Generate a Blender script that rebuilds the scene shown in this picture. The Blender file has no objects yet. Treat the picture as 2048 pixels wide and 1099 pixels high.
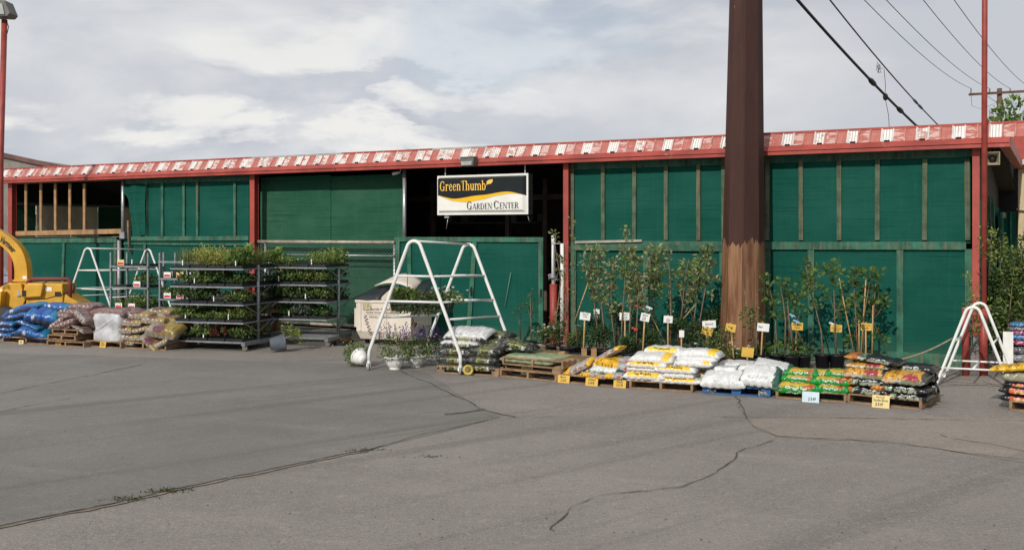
import bpy, math, random
from mathutils import Vector, Matrix, noise, Euler
R = math.radians
rnd = random.Random(7)
C = bpy.context.scene.collection
SC = bpy.context.scene

# ------------------------------------------------------------------ camera model (pixel of the 2048 px photograph -> place)
F, H, CX, HY = 2020.0, 2.5, 1024.0, 465.0
def at(px, py, Y):
    return Vector(((px-CX)/F*Y, Y, H-(py-HY)/F*Y))
def G(px, py, z=0.0):
    Y = F*(H-z)/(py-HY)
    return Vector(((px-CX)/F*Y, Y, z))
class Frame:
    """upright plane through two ground points; u along it, v behind it, z up"""
    def __init__(s, a, b):
        s.o = Vector((a.x, a.y, 0)); d = Vector((b.x-a.x, b.y-a.y, 0)); s.len = d.length; s.d = d.normalized()
        s.m = Vector((-s.d.y, s.d.x, 0)); s.rot = math.atan2(s.d.y, s.d.x)
    def u(s, px, v=0.0):
        k = (px-CX)/F; o = s.o+s.m*v
        return (k*o.y-o.x)/(s.d.x-k*s.d.y)
    def w(s, px, py, v=0.0):
        u = s.u(px, v); Y = s.o.y+u*s.d.y+v*s.m.y
        return (u, v, H-(py-HY)/F*Y)
    def z(s, px, py, v=0.0): return s.w(px, py, v)[2]
    def P(s, u, v, z=0.0): return s.o+s.d*u+s.m*v+Vector((0, 0, z))

# ------------------------------------------------------------------ mesh builder
class M:
    def __init__(s): s.v = []; s.f = []; s.c = []; s.smooth = []
    def add(s, vs, fs, col=None, smooth=False):
        b = len(s.v); s.v += [tuple(p) for p in vs]
        for f in fs: s.f.append([i+b for i in f]); s.c.append(col); s.smooth.append(smooth)
        return b
    def box(s, x0, x1, y0, y1, z0, z1, col=None, rot=None, at=None):
        vs = [Vector((x, y, z)) for z in (z0, z1) for y in (y0, y1) for x in (x0, x1)]
        if rot: vs = [rot @ p for p in vs]
        if at: vs = [p+Vector(at) for p in vs]
        s.add(vs, [(0,2,3,1), (4,5,7,6), (0,1,5,4), (2,6,7,3), (0,4,6,2), (1,3,7,5)], col)
    def bar(s, p, q, w, h, col=None, up=(0,0,1)):
        p, q = Vector(p), Vector(q); d = (q-p).normalized(); up = Vector(up)
        if abs(d.dot(up)) > .95: up = Vector((0,1,0))
        a = d.cross(up).normalized()*w/2; b = a.cross(d).normalized()*h/2
        vs = [p-a-b, p+a-b, p+a+b, p-a+b, q-a-b, q+a-b, q+a+b, q-a+b]
        s.add(vs, [(0,1,2,3), (7,6,5,4), (0,4,5,1), (1,5,6,2), (2,6,7,3), (3,7,4,0)], col)
    def tube(s, pts, r, n=8, col=None, caps=True):
        pts = [Vector(p) for p in pts]; k = len(pts)
        rs = r if isinstance(r, (list, tuple)) else [r]*k
        vs = []; prev = None
        for i, p in enumerate(pts):
            d = (pts[min(i+1, k-1)]-pts[max(i-1, 0)])
            d = d.normalized() if d.length > 1e-9 else Vector((0,0,1))
            if prev is None:
                a = d.cross(Vector((0,0,1)) if abs(d.z) < .9 else Vector((1,0,0))).normalized()
            else:
                a = (prev-d*prev.dot(d)); a = a.normalized() if a.length > 1e-6 else d.orthogonal().normalized()
            prev = a; b = d.cross(a)
            for j in range(n):
                t = 2*math.pi*j/n; vs.append(p+(a*math.cos(t)+b*math.sin(t))*rs[i])
        fs = [(i*n+j, i*n+(j+1)%n, (i+1)*n+(j+1)%n, (i+1)*n+j) for i in range(k-1) for j in range(n)]
        base = s.add(vs, fs, col, True)
        if caps:
            s.f.append([base+j for j in range(n)][::-1]); s.c.append(col); s.smooth.append(False)
            s.f.append([base+(k-1)*n+j for j in range(n)]); s.c.append(col); s.smooth.append(False)
    def lathe(s, prof, n=20, col=None, rot=None, at=(0,0,0), smooth=True):
        vs = []
        for r, z in prof:
            for j in range(n):
                t = 2*math.pi*j/n; p = Vector((r*math.cos(t), r*math.sin(t), z))
                if rot: p = rot @ p
                vs.append(p+Vector(at))
        k = len(prof)
        fs = [(i*n+j, i*n+(j+1)%n, (i+1)*n+(j+1)%n, (i+1)*n+j) for i in range(k-1) for j in range(n)]
        s.add(vs, fs, col, smooth)
    def prism(s, poly, y0, y1, col=None):
        """polygon in x,z pulled along y"""
        n = len(poly)
        vs = [(x, y0, z) for x, z in poly]+[(x, y1, z) for x, z in poly]
        fs = [tuple(range(n)), tuple(range(2*n-1, n-1, -1))]+[(i, i+n, (i+1)%n+n, (i+1)%n) for i in range(n)]
        s.add(vs, fs, col)
    def sphere(s, c, r, n=8, k=6, col=None, sc=(1,1,1)):
        vs = []
        for i in range(k+1):
            a = math.pi*i/k-math.pi/2
            for j in range(n):
                t = 2*math.pi*j/n
                vs.append((c[0]+r*sc[0]*math.cos(a)*math.cos(t), c[1]+r*sc[1]*math.cos(a)*math.sin(t), c[2]+r*sc[2]*math.sin(a)))
        s.add(vs, [(i*n+j, i*n+(j+1)%n, (i+1)*n+(j+1)%n, (i+1)*n+j) for i in range(k) for j in range(n)], col, True)
    def leaf(s, p, d, size, width, col, rg=rnd):
        d = Vector(d).normalized(); sd = d.cross(Vector((rg.uniform(-1,1), rg.uniform(-1,1), rg.uniform(-.2,1)))).normalized()
        p = Vector(p); up = sd.cross(d)*size*.12
        s.add([p, p+d*size*.5+sd*width+up, p+d*size, p+d*size*.5-sd*width+up], [(0,1,2,3)], col)
    def mesh(s, name):
        me = bpy.data.meshes.new(name); me.from_pydata(s.v, [], s.f)
        if any(c is not None for c in s.c):
            ca = me.color_attributes.new('Col', 'FLOAT_COLOR', 'CORNER')
            buf = []
            for f, c in zip(s.f, s.c):
                c = c or (.5,.5,.5)
                for i in range(len(f)):
                    q = c if not callable(c) else c(f[i])
                    buf += [q[0], q[1], q[2], 1]
            ca.data.foreach_set('color', buf)
        me.polygons.foreach_set('use_smooth', s.smooth); me.update()
        return me
    def build(s, name, mat, parent=None, bevel=0):
        o = bpy.data.objects.new(name, s.mesh(name)); C.objects.link(o); o.data.materials.append(mat)
        if parent: o.parent = parent
        if bevel:
            b = o.modifiers.new('Bevel', 'BEVEL'); b.width = bevel; b.segments = 2; b.limit_method = 'ANGLE'; b.angle_limit = R(40)
        return o
def tag(o, label=None, cat=None, group=None, kind=None):
    if label: o['label'] = label
    if cat: o['category'] = cat
    if group: o['group'] = group
    if kind: o['kind'] = kind
    return o
def thing(name, label, cat, loc=(0,0,0), rz=0, group=None, rot=None):
    o = bpy.data.objects.new(name, None); C.objects.link(o); o.empty_display_size = .1
    o.location = loc; o.rotation_euler = rot or (0, 0, rz)
    return tag(o, label, cat, group)
def inst(me, name, parent=None, loc=(0,0,0), rot=(0,0,0), sc=None):
    o = bpy.data.objects.new(name, me); C.objects.link(o); o.location = loc; o.rotation_euler = rot
    if parent: o.parent = parent
    if sc: o.scale = sc
    return o

# ------------------------------------------------------------------ materials
MATS = {}
def nodes(name):
    m = bpy.data.materials.new(name); m.use_nodes = True
    nt = m.node_tree; b = nt.nodes['Principled BSDF']
    return m, nt, b
class NB:
    def __init__(s, nt): s.nt = nt
    def n(s, t, **kw):
        x = s.nt.nodes.new(t)
        for k, v in kw.items(): setattr(x, k, v)
        return x
    def link(s, a, b): s.nt.links.new(a, b)
    def val(s, sock, v):
        if hasattr(v, 'is_output') or isinstance(v, bpy.types.NodeSocket): s.link(v, sock)
        elif v is not None: sock.default_value = v
    def math(s, op, a, b=None, c=None, clamp=False):
        x = s.n('ShaderNodeMath', operation=op, use_clamp=clamp)
        for i, v in enumerate((a, b, c)):
            if v is not None: s.val(x.inputs[i], v)
        return x.outputs[0]
    def mix(s, fac, a, b, mode='MIX'):
        x = s.n('ShaderNodeMix', data_type='RGBA', blend_type=mode)
        s.val(x.inputs[0], fac)
        for i, v in ((6, a), (7, b)):
            if isinstance(v, (tuple, list)): v = tuple(v)+(1,) if len(v) == 3 else v
            s.val(x.inputs[i], v)
        return x.outputs[2]
    def noise(s, vec, scale, detail=4, rough=.55, dist=0):
        x = s.n('ShaderNodeTexNoise'); s.link(vec, x.inputs['Vector'])
        x.inputs['Scale'].default_value = scale; x.inputs['Detail'].default_value = detail
        x.inputs['Roughness'].default_value = rough; x.inputs['Distortion'].default_value = dist
        return x.outputs[0]
    def mapv(s, vec, sc=(1,1,1), loc=(0,0,0), rot=(0,0,0)):
        x = s.n('ShaderNodeMapping'); s.link(vec, x.inputs[0])
        x.inputs['Scale'].default_value = sc; x.inputs['Location'].default_value = loc; x.inputs['Rotation'].default_value = rot
        return x.outputs[0]
    def ramp(s, f, a, b, c0=0.0, c1=1.0):
        """map range, smooth"""
        x = s.n('ShaderNodeMapRange', interpolation_type='SMOOTHSTEP')
        s.val(x.inputs[0], f); x.inputs[1].default_value = a; x.inputs[2].default_value = b
        x.inputs[3].default_value = c0; x.inputs[4].default_value = c1
        return x.outputs[0]
    def bump(s, h, strength, dist, bsdf):
        x = s.n('ShaderNodeBump'); s.link(h, x.inputs['Height']); x.inputs['Strength'].default_value = strength; x.inputs['Distance'].default_value = dist
        s.link(x.outputs[0], bsdf.inputs['Normal'])
def mat(name, col=None, rough=.7, var=.2, scale=3.0, metal=0.0, streak=0.0, dirt=None, dirt_at=.58, bump=0.0, bscale=40, spec=.4, pos=False, transl=0.0):
    if name in MATS: return MATS[name]
    m, nt, b = nodes(name); nb = NB(nt)
    tc = nb.n('ShaderNodeTexCoord'); vec = tc.outputs['Object']
    if pos: vec = nb.n('ShaderNodeNewGeometry').outputs['Position']
    if col is None:
        a = nb.n('ShaderNodeVertexColor', layer_name='Col'); base = a.outputs[0]
    else:
        base = col
    n1 = nb.noise(vec, scale, 6, .6)
    g = nb.ramp(n1, .3, .7, 1-var, 1+var)
    cc = nb.n('ShaderNodeCombineColor'); 
    for i in range(3): nb.link(g, cc.inputs[i])
    out = nb.mix(1.0, base, cc.outputs[0], 'MULTIPLY')
    if streak:
        n2 = nb.noise(nb.mapv(vec, (9, 9, .5)), 1.6, 5, .6)
        f = nb.ramp(n2, .45, .75, 0, streak)
        out = nb.mix(f, out, dirt or (.08,.07,.06))
    elif dirt:
        n2 = nb.noise(vec, scale*1.7, 8, .7)
        out = nb.mix(nb.ramp(n2, dirt_at, dirt_at+.12, 0, .85), out, dirt)
    nb.link(out, b.inputs['Base Color'])
    b.inputs['Roughness'].default_value = rough; b.inputs['Metallic'].default_value = metal
    b.inputs['Specular IOR Level'].default_value = spec
    if bump: nb.bump(nb.noise(vec, bscale, 4, .6), bump, .01, b)
    if transl:
        t = nb.n('ShaderNodeBsdfTranslucent'); nb.link(out, t.inputs[0])
        ms = nb.n('ShaderNodeMixShader'); ms.inputs[0].default_value = transl
        o = nt.nodes['Material Output']
        nb.link(b.outputs[0], ms.inputs[1]); nb.link(t.outputs[0], ms.inputs[2]); nb.link(ms.outputs[0], o.inputs['Surface'])
    MATS[name] = m
    return m
RED = mat('red_paint', (.325,.055,.040), .55, .24, 1.6, dirt=(.42,.20,.165), dirt_at=.60, bump=.12)
REDPIPE = mat('red_pipe_paint', (.27,.045,.033), .5, .25, 3, dirt=(.13,.05,.03), dirt_at=.6, bump=.1)
WOODG = mat('green_painted_wood', (.026,.115,.074), .8, .4, 4, streak=.8, dirt=(.165,.125,.075), bump=.3)
WOOD = mat('raw_lumber', (.34,.20,.095), .8, .28, 4, streak=.35, dirt=(.20,.12,.06), bump=.2)
PALLET = mat('pallet_wood', (.27,.17,.095), .85, .4, 5, streak=.4, dirt=(.13,.085,.05), bump=.35)
PALLETB = mat('blue_pallet_paint', (.025,.105,.27), .7, .3, 6, dirt=(.10,.12,.15), dirt_at=.62, bump=.2)
GALV = mat('galvanised_steel', (.40,.41,.42), .42, .2, 9, metal=.65, dirt=(.22,.17,.13), dirt_at=.66)
RACKM = mat('rack_steel', (.27,.29,.30), .45, .2, 9, metal=.55, dirt=(.16,.12,.09), dirt_at=.66)
WHITEP = mat('white_pipe_paint', (.72,.72,.69), .45, .08, 6, dirt=(.36,.30,.24), dirt_at=.68)
BLACKP = mat('black_plastic', (.012,.013,.015), .45, .3, 8, bump=.08)
GREYP = mat('grey_plastic', (.085,.10,.12), .5, .15, 5)
WHITEC = mat('white_ceramic', (.74,.73,.70), .35, .08, 8, dirt=(.45,.40,.33), dirt_at=.7)
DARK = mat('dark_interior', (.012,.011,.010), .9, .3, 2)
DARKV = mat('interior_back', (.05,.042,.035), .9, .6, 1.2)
RUBBER = mat('rubber', (.03,.03,.03), .7, .2, 10)
TAN = mat('tan_stucco', (.52,.43,.27), .85, .14, 1.5, streak=.25, dirt=(.30,.24,.16), bump=.2)
TAN2 = mat('brightened_tan_panel', (.78,.70,.50), .9, .2, 1.5)  # tan brightened in colour to offset the shade under the roof
CONC = mat('grey_block', (.22,.20,.18), .9, .2, 1.5, streak=.3, dirt=(.12,.11,.10), bump=.2)
VC = mat('bag_plastic', None, .30, .12, 14, bump=.12, bscale=11, spec=.5)
VCM = mat('matte_print', None, .6, .06, 10)
LEAF = mat('foliage', None, .5, .22, 9, spec=.35, transl=.38)
BARK = mat('bark', (.17,.12,.075), .85, .3, 14, bump=.3)
CANE = mat('bamboo_stake', (.46,.30,.13), .6, .2, 12)
CARD_Y = mat('yellow_card', (.66,.42,.075), .7, .08, 6)
CARD_P = mat('pale_yellow_card', (.70,.57,.26), .7, .08, 6)
CARD_W = mat('white_card', (.78,.78,.76), .6, .06, 6)
CARD_B = mat('pale_blue_card', (.50,.62,.68), .5, .08, 6)
INK = mat('black_ink', (.012,.012,.014), .6, .1, 5)
CHIP = mat('machine_yellow', (.60,.325,.03), .42, .14, 3, dirt=(.34,.17,.04), dirt_at=.64)
MAROON = mat('maroon_tube', (.16,.02,.022), .45, .15, 4)
SOIL = mat('potting_soil', (.035,.024,.016), .95, .4, 30)
CABLE = mat('black_cable', (.02,.02,.022), .6, .1, 3)
CABLEG = mat('grey_cable', (.13,.13,.14), .6, .1, 3)
STRUT = mat('grey_steel_beam', (.10,.105,.11), .6, .2, 6)
LIGHTG = mat('lamp_glass', (.36,.38,.36), .15, .15, 5)
GREYB = mat('bronze_housing', (.12,.115,.10), .5, .15, 5)
ROPE = mat('rope', (.32,.27,.17), .9, .2, 20)

def screen_mat(name, col, pale):
    m, nt, b = nodes(name); nb = NB(nt)
    v = nb.n('ShaderNodeTexCoord').outputs['Object']
    n1 = nb.noise(nb.mapv(v, (.5,.5,.9)), 1.3, 6, .62)
    n2 = nb.noise(nb.mapv(v, (14,14,.7)), 1.0, 4, .6)
    n3 = nb.noise(nb.mapv(v, (.6,.6,30)), 1.0, 3, .5)
    c = nb.mix(nb.ramp(n1, .35, .7, 0, .75), col, pale)
    c = nb.mix(nb.ramp(n2, .5, .8, 0, .35), c, tuple(x*1.5+.01 for x in col))
    c = nb.mix(nb.ramp(n3, .5, .72, 0, .5), c, tuple(x*.55 for x in col))
    lw = nb.n('ShaderNodeSeparateXYZ'); nb.link(v, lw.inputs[0])
    c = nb.mix(nb.ramp(nb.math('ADD', lw.outputs[2], nb.math('MULTIPLY', n1, .5)), .75, .2, 0, .5), c, (.09,.115,.085))
    nb.link(c, b.inputs['Base Color']); b.inputs['Roughness'].default_value = .85; b.inputs['Specular IOR Level'].default_value = .08
    w = nb.n('ShaderNodeTexWave', wave_type='BANDS', bands_direction='Z'); nb.link(v, w.inputs[0]); w.inputs['Scale'].default_value = 30; w.inputs['Distortion'].default_value = 2
    nb.bump(nb.math('ADD', nb.math('MULTIPLY', n1, 3.0), nb.math('MULTIPLY', w.outputs[1], .15)), .35, .05, b)
    return m
SCR = screen_mat('green_shade_cloth', (.0065,.074,.054), (.017,.100,.075))
SCR2 = screen_mat('faded_shade_cloth', (.020,.088,.052), (.045,.125,.075))

def roof_mat():
    m, nt, b = nodes('weathered_metal_roof'); nb = NB(nt)
    v = nb.n('ShaderNodeTexCoord').outputs['Object']
    s = nb.n('ShaderNodeSeparateXYZ'); nb.link(v, s.inputs[0]); x = s.outputs[0]
    k = nb.math('FLOOR', nb.math('DIVIDE', x, .207))
    m3 = nb.math('MODULO', nb.math('ADD', k, 300), 3)
    white = nb.math('LESS_THAN', m3, .5)
    edge = nb.math('LESS_THAN', nb.math('ABSOLUTE', nb.math('SUBTRACT', m3, 1)), .5)
    n1 = nb.noise(nb.mapv(v, (3.2,3,6)), 2.0, 8, .75)
    n2 = nb.noise(nb.mapv(v, (6,2,2)), 1.4, 8, .7)
    lines = nb.math('SINE', nb.math('MULTIPLY', x, 2*math.pi/.052))
    wcol = nb.mix(nb.ramp(lines, .62, .98), (.74,.72,.69), (.26,.23,.21))
    wcol = nb.mix(nb.ramp(n1, .56, .66, 0, .5), wcol, (.36,.14,.11))
    red = nb.mix(nb.ramp(n2, .35, .7), (.39,.105,.083), (.45,.165,.135))
    amt = nb.math('MULTIPLY_ADD', edge, .09, nb.math('MULTIPLY', nb.ramp(n1, .4, .8), .0))
    pale = nb.ramp(nb.math('ADD', nb.noise(nb.mapv(v, (2.5,3,9)), 2.0, 3, .6), amt), .54, .66, 0, .9)
    red = nb.mix(nb.math('MULTIPLY', pale, nb.math('MULTIPLY_ADD', edge, .6, .22)), red, (.60,.45,.41))
    hk = nb.math('FRACT', nb.math('MULTIPLY', nb.math('SINE', nb.math('MULTIPLY', k, 12.9898)), 43.758))
    worn = nb.ramp(nb.math('ADD', nb.noise(nb.mapv(v, (5,3,7)), 2.0, 5, .65), nb.math('MULTIPLY', nb.math('SUBTRACT', hk, .75), .35)), .50, .58, 0, .85)
    wcol = nb.mix(worn, wcol, (.42,.20,.16))
    zone = nb.math('MULTIPLY', nb.ramp(x, 3, 9), nb.ramp(x, 22, 17))
    spill = nb.ramp(nb.math('ADD', nb.noise(nb.mapv(v, (2.2,3,5)), 2.0, 5, .65), nb.math('MULTIPLY', zone, .13)), .54, .62, 0, .85)
    red = nb.mix(nb.math('MULTIPLY', nb.math('MULTIPLY', edge, zone), spill), red, wcol)
    c = nb.mix(white, red, wcol)
    nb.link(c, b.inputs['Base Color']); b.inputs['Roughness'].default_value = .45
    nb.bump(lines, .25, .01, b)
    return m
ROOF = roof_mat()

def column_mat():
    m, nt, b = nodes('rusted_column'); nb = NB(nt)
    v = nb.n('ShaderNodeTexCoord').outputs['Object']
    s = nb.n('ShaderNodeSeparateXYZ'); nb.link(v, s.inputs[0])
    jag = nb.noise(nb.mapv(v, (7,7,.25)), 1.0, 3, .6)
    jag2 = nb.noise(nb.mapv(v, (30,30,2)), 1.0, 3, .6)
    lim = nb.math('ADD', nb.math('MULTIPLY', jag, .75), nb.math('MULTIPLY', jag2, .14))
    low = nb.ramp(nb.math('SUBTRACT', s.outputs[2], lim), 1.82, 1.85, 1, 0)
    n1 = nb.noise(nb.mapv(v, (3,3,.5)), 1.5, 8, .65); n2 = nb.noise(nb.mapv(v, (14,14,.8)), 1.2, 6, .65); n3 = nb.noise(v, 9, 8, .75)
    top = nb.mix(nb.ramp(n1, .35, .7), (.042,.017,.013), (.062,.025,.019))
    top = nb.mix(nb.ramp(n2, .62, .72, 0, .5), top, (.09,.05,.035))
    top = nb.mix(nb.ramp(nb.noise(nb.mapv(v, (22,22,3)), 1, 2, .5), .76, .78, 0, .6), top, (.35,.28,.2))
    bot = nb.mix(nb.ramp(n2, .35, .65), (.16,.075,.038), (.27,.155,.083))
    bot = nb.mix(nb.ramp(n1, .5, .66, 0, .7), bot, (.10,.036,.02))
    bot = nb.mix(nb.ramp(n3, .64, .72, 0, .5), bot, (.33,.22,.14))
    c = nb.mix(low, top, bot)
    ang = nb.math('DIVIDE', nb.math('SUBTRACT', nb.math('ARCTAN2', s.outputs[1], s.outputs[0]), R(10+22.5)), math.pi/4)
    idx = nb.math('FLOOR', ang); fr_ = nb.math('SUBTRACT', ang, idx)
    edge = nb.math('MINIMUM', fr_, nb.math('SUBTRACT', 1, fr_))
    hsh = nb.math('FRACT', nb.math('MULTIPLY', nb.math('SINE', nb.math('MULTIPLY', idx, 12.9898)), 43.758))
    tone = nb.mix(hsh, (.72,.70,.70), (1.22,1.14,1.08))
    c = nb.mix(1.0, c, tone, 'MULTIPLY')
    c = nb.mix(nb.math('MULTIPLY', low, nb.ramp(nb.math('ADD', edge, nb.math('MULTIPLY', n2, .05)), .055, .035)), c, (.05,.022,.013))
    nb.link(c, b.inputs['Base Color']); b.inputs['Roughness'].default_value = .7; b.inputs['Specular IOR Level'].default_value = .3
    nb.bump(n3, .25, .01, b)
    return m
COLM = column_mat()

def dumpster_mat():
    m, nt, b = nodes('chipped_cream_paint'); nb = NB(nt)
    v = nb.n('ShaderNodeTexCoord').outputs['Object']
    n1 = nb.noise(v, 2.2, 6, .6); n2 = nb.noise(nb.mapv(v, (9,9,1.2)), 1.4, 8, .7); n3 = nb.noise(v, 7, 8, .75)
    c = nb.mix(nb.ramp(n1, .3, .7), (.62,.55,.47), (.70,.63,.54))
    c = nb.mix(nb.ramp(n2, .58, .72, 0, .65), c, (.32,.17,.09))
    c = nb.mix(nb.ramp(n3, .66, .70, 0, .9), c, (.12,.055,.03))
    z = nb.n('ShaderNodeSeparateXYZ'); nb.link(v, z.inputs[0])
    c = nb.mix(nb.ramp(nb.math('ADD', z.outputs[2], nb.math('MULTIPLY', n3, .2)), .28, .10, 0, .8), c, (.22,.11,.06))
    nb.link(c, b.inputs['Base Color']); b.inputs['Roughness'].default_value = .6
    nb.bump(n3, .2, .01, b)
    return m
DUMP = dumpster_mat()

def asphalt(name, base, warm, coarse, specks):
    m, nt, b = nodes(name); nb = NB(nt)
    v = nb.n('ShaderNodeNewGeometry').outputs['Position']
    big = nb.noise(v, .16, 6, .6); mid = nb.noise(v, .9, 7, .65, .4); wear = nb.noise(nb.mapv(nb.mapv(v, rot=(0,0,R(20))), (.35,1.7,1)), .8, 8, .7)
    med = nb.noise(v, 7, 6, .75); fine = nb.noise(v, 32, 4, .8); grit = nb.noise(v, 85, 2, .7)
    k = lambda f: tuple(min(x*f, .7) for x in base)
    c = nb.mix(nb.ramp(big, .3, .7), k(.84), k(1.14))
    c = nb.mix(nb.ramp(mid, .45, .72, 0, .5), c, k(.76))
    c = nb.mix(nb.ramp(wear, .50, .72, 0, .7), c, warm)
    tr = nb.noise(nb.mapv(nb.mapv(v, rot=(0,0,R(-39))), (.045,1.6,1)), 1.0, 5, .55)
    c = nb.mix(nb.ramp(tr, .53, .66, 0, .62), c, k(.68))
    c = nb.mix(nb.ramp(med, .54, .68, 0, .5*coarse), c, tuple(min(x*1.22,.7) for x in warm))
    c = nb.mix(nb.ramp(med, .46, .34, 0, .5*coarse), c, k(.72))
    mask = nb.ramp(nb.noise(v, .45, 5, .6), .38, .62, .25, 1)
    agg = nb.noise(v, 15, 7, .85); agg2 = nb.noise(nb.mapv(v, loc=(7,3,0)), 11, 7, .85)
    c = nb.mix(nb.math('MULTIPLY', mask, nb.ramp(agg, .54, .60, 0, .50*coarse)), c, k(1.55))
    c = nb.mix(nb.math('MULTIPLY', mask, nb.ramp(agg2, .55, .61, 0, .60*coarse)), c, k(.50))
    c = nb.mix(nb.ramp(nb.noise(v, 1.6, 3, .5), .70, .76, 0, .45), c, k(.45))
    c = nb.mix(nb.ramp(fine, .56, .66, 0, .65*coarse), c, k(1.75))
    c = nb.mix(nb.ramp(fine, .44, .34, 0, .7*coarse), c, k(.42))
    c = nb.mix(nb.ramp(grit, .60, .68, 0, specks), c, k(2.3))
    c = nb.mix(nb.ramp(grit, .40, .32, 0, specks), c, k(.30))
    nb.link(c, b.inputs['Base Color']); b.inputs['Roughness'].default_value = .9; b.inputs['Specular IOR Level'].default_value = .2
    nb.bump(nb.math('ADD', nb.math('MULTIPLY', fine, .8), nb.math('ADD', nb.math('MULTIPLY', grit, .5), nb.math('MULTIPLY', med, 1.0))), .55*coarse, .04, b)
    return m
ASPH = asphalt('coarse_asphalt', (.262,.236,.213), (.315,.284,.250), 1.0, .6)
ASPH2 = asphalt('smooth_asphalt', (.194,.181,.166), (.245,.226,.204), .55, .3)
ASPH3 = asphalt('pale_concrete', (.275,.238,.205), (.34,.295,.25), .8, .3)
CRACK = mat('crack', (.080,.070,.060), .95, .4, 8, pos=True)
CRACKD = mat('dusty_crack', (.20,.16,.125), .95, .3, 8, pos=True)

# ------------------------------------------------------------------ text
_tc = {}
def text2d(s, shear=0.0, bold=0.0):
    key = (s, shear, bold)
    if key in _tc: return _tc[key]
    cu = bpy.data.curves.new('text', 'FONT'); cu.body = s; cu.size = 1; cu.resolution_u = 2; cu.shear = shear; cu.offset = bold
    o = bpy.data.objects.new('text', cu); C.objects.link(o)
    dg = bpy.context.evaluated_depsgraph_get(); dg.update()
    me = bpy.data.meshes.new_from_object(o.evaluated_get(dg))
    vs = [tuple(v.co)[:2] for v in me.vertices]; fs = [tuple(p.vertices) for p in me.polygons]
    bpy.data.objects.remove(o); bpy.data.meshes.remove(me); bpy.data.curves.remove(cu)
    x0 = min(v[0] for v in vs); x1 = max(v[0] for v in vs); y0 = min(v[1] for v in vs); y1 = max(v[1] for v in vs)
    vs = [((x-x0)/(x1-x0), (y-y0)/(y1-y0)) for x, y in vs]
    _tc[key] = (vs, fs); return _tc[key]
def put_text(m, s, fn, shear=0.0, bold=0.0, col=None):
    """fn(a, b): 0..1, 0..1 of the text's own box -> 3-D point"""
    vs, fs = text2d(s, shear, bold)
    m.add([fn(a, b) for a, b in vs], fs, col)

# ------------------------------------------------------------------ world, sun, camera
w = bpy.data.worlds.new('World'); SC.world = w; w.use_nodes = True
nt = w.node_tree; nb = NB(nt); nt.nodes.clear()
SUN_EL, SX, SY = R(30), .44, .90
sky = nb.n('ShaderNodeTexSky', sky_type='NISHITA'); sky.sun_disc = False; sky.sun_elevation = SUN_EL; sky.sun_rotation = math.atan2(-SX, -SY)
tcw = nb.n('ShaderNodeTexCoord').outputs['Generated']
sp = nb.n('ShaderNodeSeparateXYZ'); nb.link(tcw, sp.inputs[0])
sv0 = nb.mapv(tcw, (1,1,2.3))
c1 = nb.noise(nb.mapv(sv0, loc=(4.3,1.4,.2)), 2.3, 7, .55, .35)
c2 = nb.noise(nb.mapv(sv0, (1,1,1.25), loc=(1.3,7.7,0)), 4.6, 10, .56, .2)
c2b = nb.noise(nb.mapv(sv0, (1,1,1.25), loc=(1.3,7.7,.075)), 4.6, 10, .56, .2)
c3 = nb.noise(nb.mapv(sv0, loc=(9.0,2.6,0)), 3.0, 6, .5, .4)
lit = nb.math('MULTIPLY_ADD', nb.math('SUBTRACT', c2, c2b), 4.2, .5, clamp=True)
cc = nb.mix(nb.ramp(c1, .40, .60), (.655,.69,.755), (.89,.90,.92))
cc = nb.mix(nb.ramp(c2, .46, .60, 0, .75), cc, (1.0,1.0,.995))
lowband = nb.math('MULTIPLY', nb.math('MULTIPLY', nb.ramp(sp.outputs[2], .26, .10), nb.ramp(sp.outputs[0], .12, -.12)), nb.ramp(c2, .40, .56))
cc = nb.mix(nb.math('MULTIPLY', lowband, nb.ramp(lit, .50, .80, 0, .95)), cc, (1.03,1.02,.99))
cc = nb.mix(nb.math('MULTIPLY', lowband, nb.ramp(lit, .48, .22, 0, .85)), cc, (.55,.595,.69))
# thicker grey-blue deck to the right
cc = nb.mix(nb.ramp(nb.math('ADD', sp.outputs[0], nb.math('MULTIPLY', nb.math('SUBTRACT', c3, .5), .5)), .06, .36, 0, .62), cc, (.50,.545,.63))
bg1 = nb.n('ShaderNodeBackground'); nb.link(sky.outputs[0], bg1.inputs[0]); bg1.inputs[1].default_value = .10
bg2 = nb.n('ShaderNodeBackground'); nb.link(cc, bg2.inputs[0]); bg2.inputs[1].default_value = .84
ms = nb.n('ShaderNodeMixShader'); nb.link(nb.ramp(c3, .57, .68, 1, .70), ms.inputs[0])
nb.link(bg1.outputs[0], ms.inputs[1]); nb.link(bg2.outputs[0], ms.inputs[2])
wo = nb.n('ShaderNodeOutputWorld'); nb.link(ms.outputs[0], wo.inputs[0])
sl = bpy.data.lights.new('sun', 'SUN'); sl.energy = 3.0; sl.angle = R(.6); sl.color = (1, .955, .88)
so = bpy.data.objects.new('sun', sl); C.objects.link(so)
hx = math.hypot(SX, SY); D = Vector((SX/hx*math.cos(SUN_EL), SY/hx*math.cos(SUN_EL), -math.sin(SUN_EL)))
so.rotation_euler = D.to_track_quat('-Z', 'Y').to_euler(); so.location = (-10, -20, 20)
cam = bpy.data.cameras.new('camera'); co = bpy.data.objects.new('camera', cam); C.objects.link(co)
co.location = (0, 0, H); co.rotation_euler = (R(90), 0, 0); cam.sensor_width = 36; cam.lens = F/2048*36
cam.shift_y = -(549.5-HY)/2048; cam.clip_end = 3000; SC.camera = co
SC.view_settings.view_transform = 'Standard'; SC.view_settings.look = 'None'; SC.view_settings.exposure = 0; SC.view_settings.gamma = 1

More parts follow.
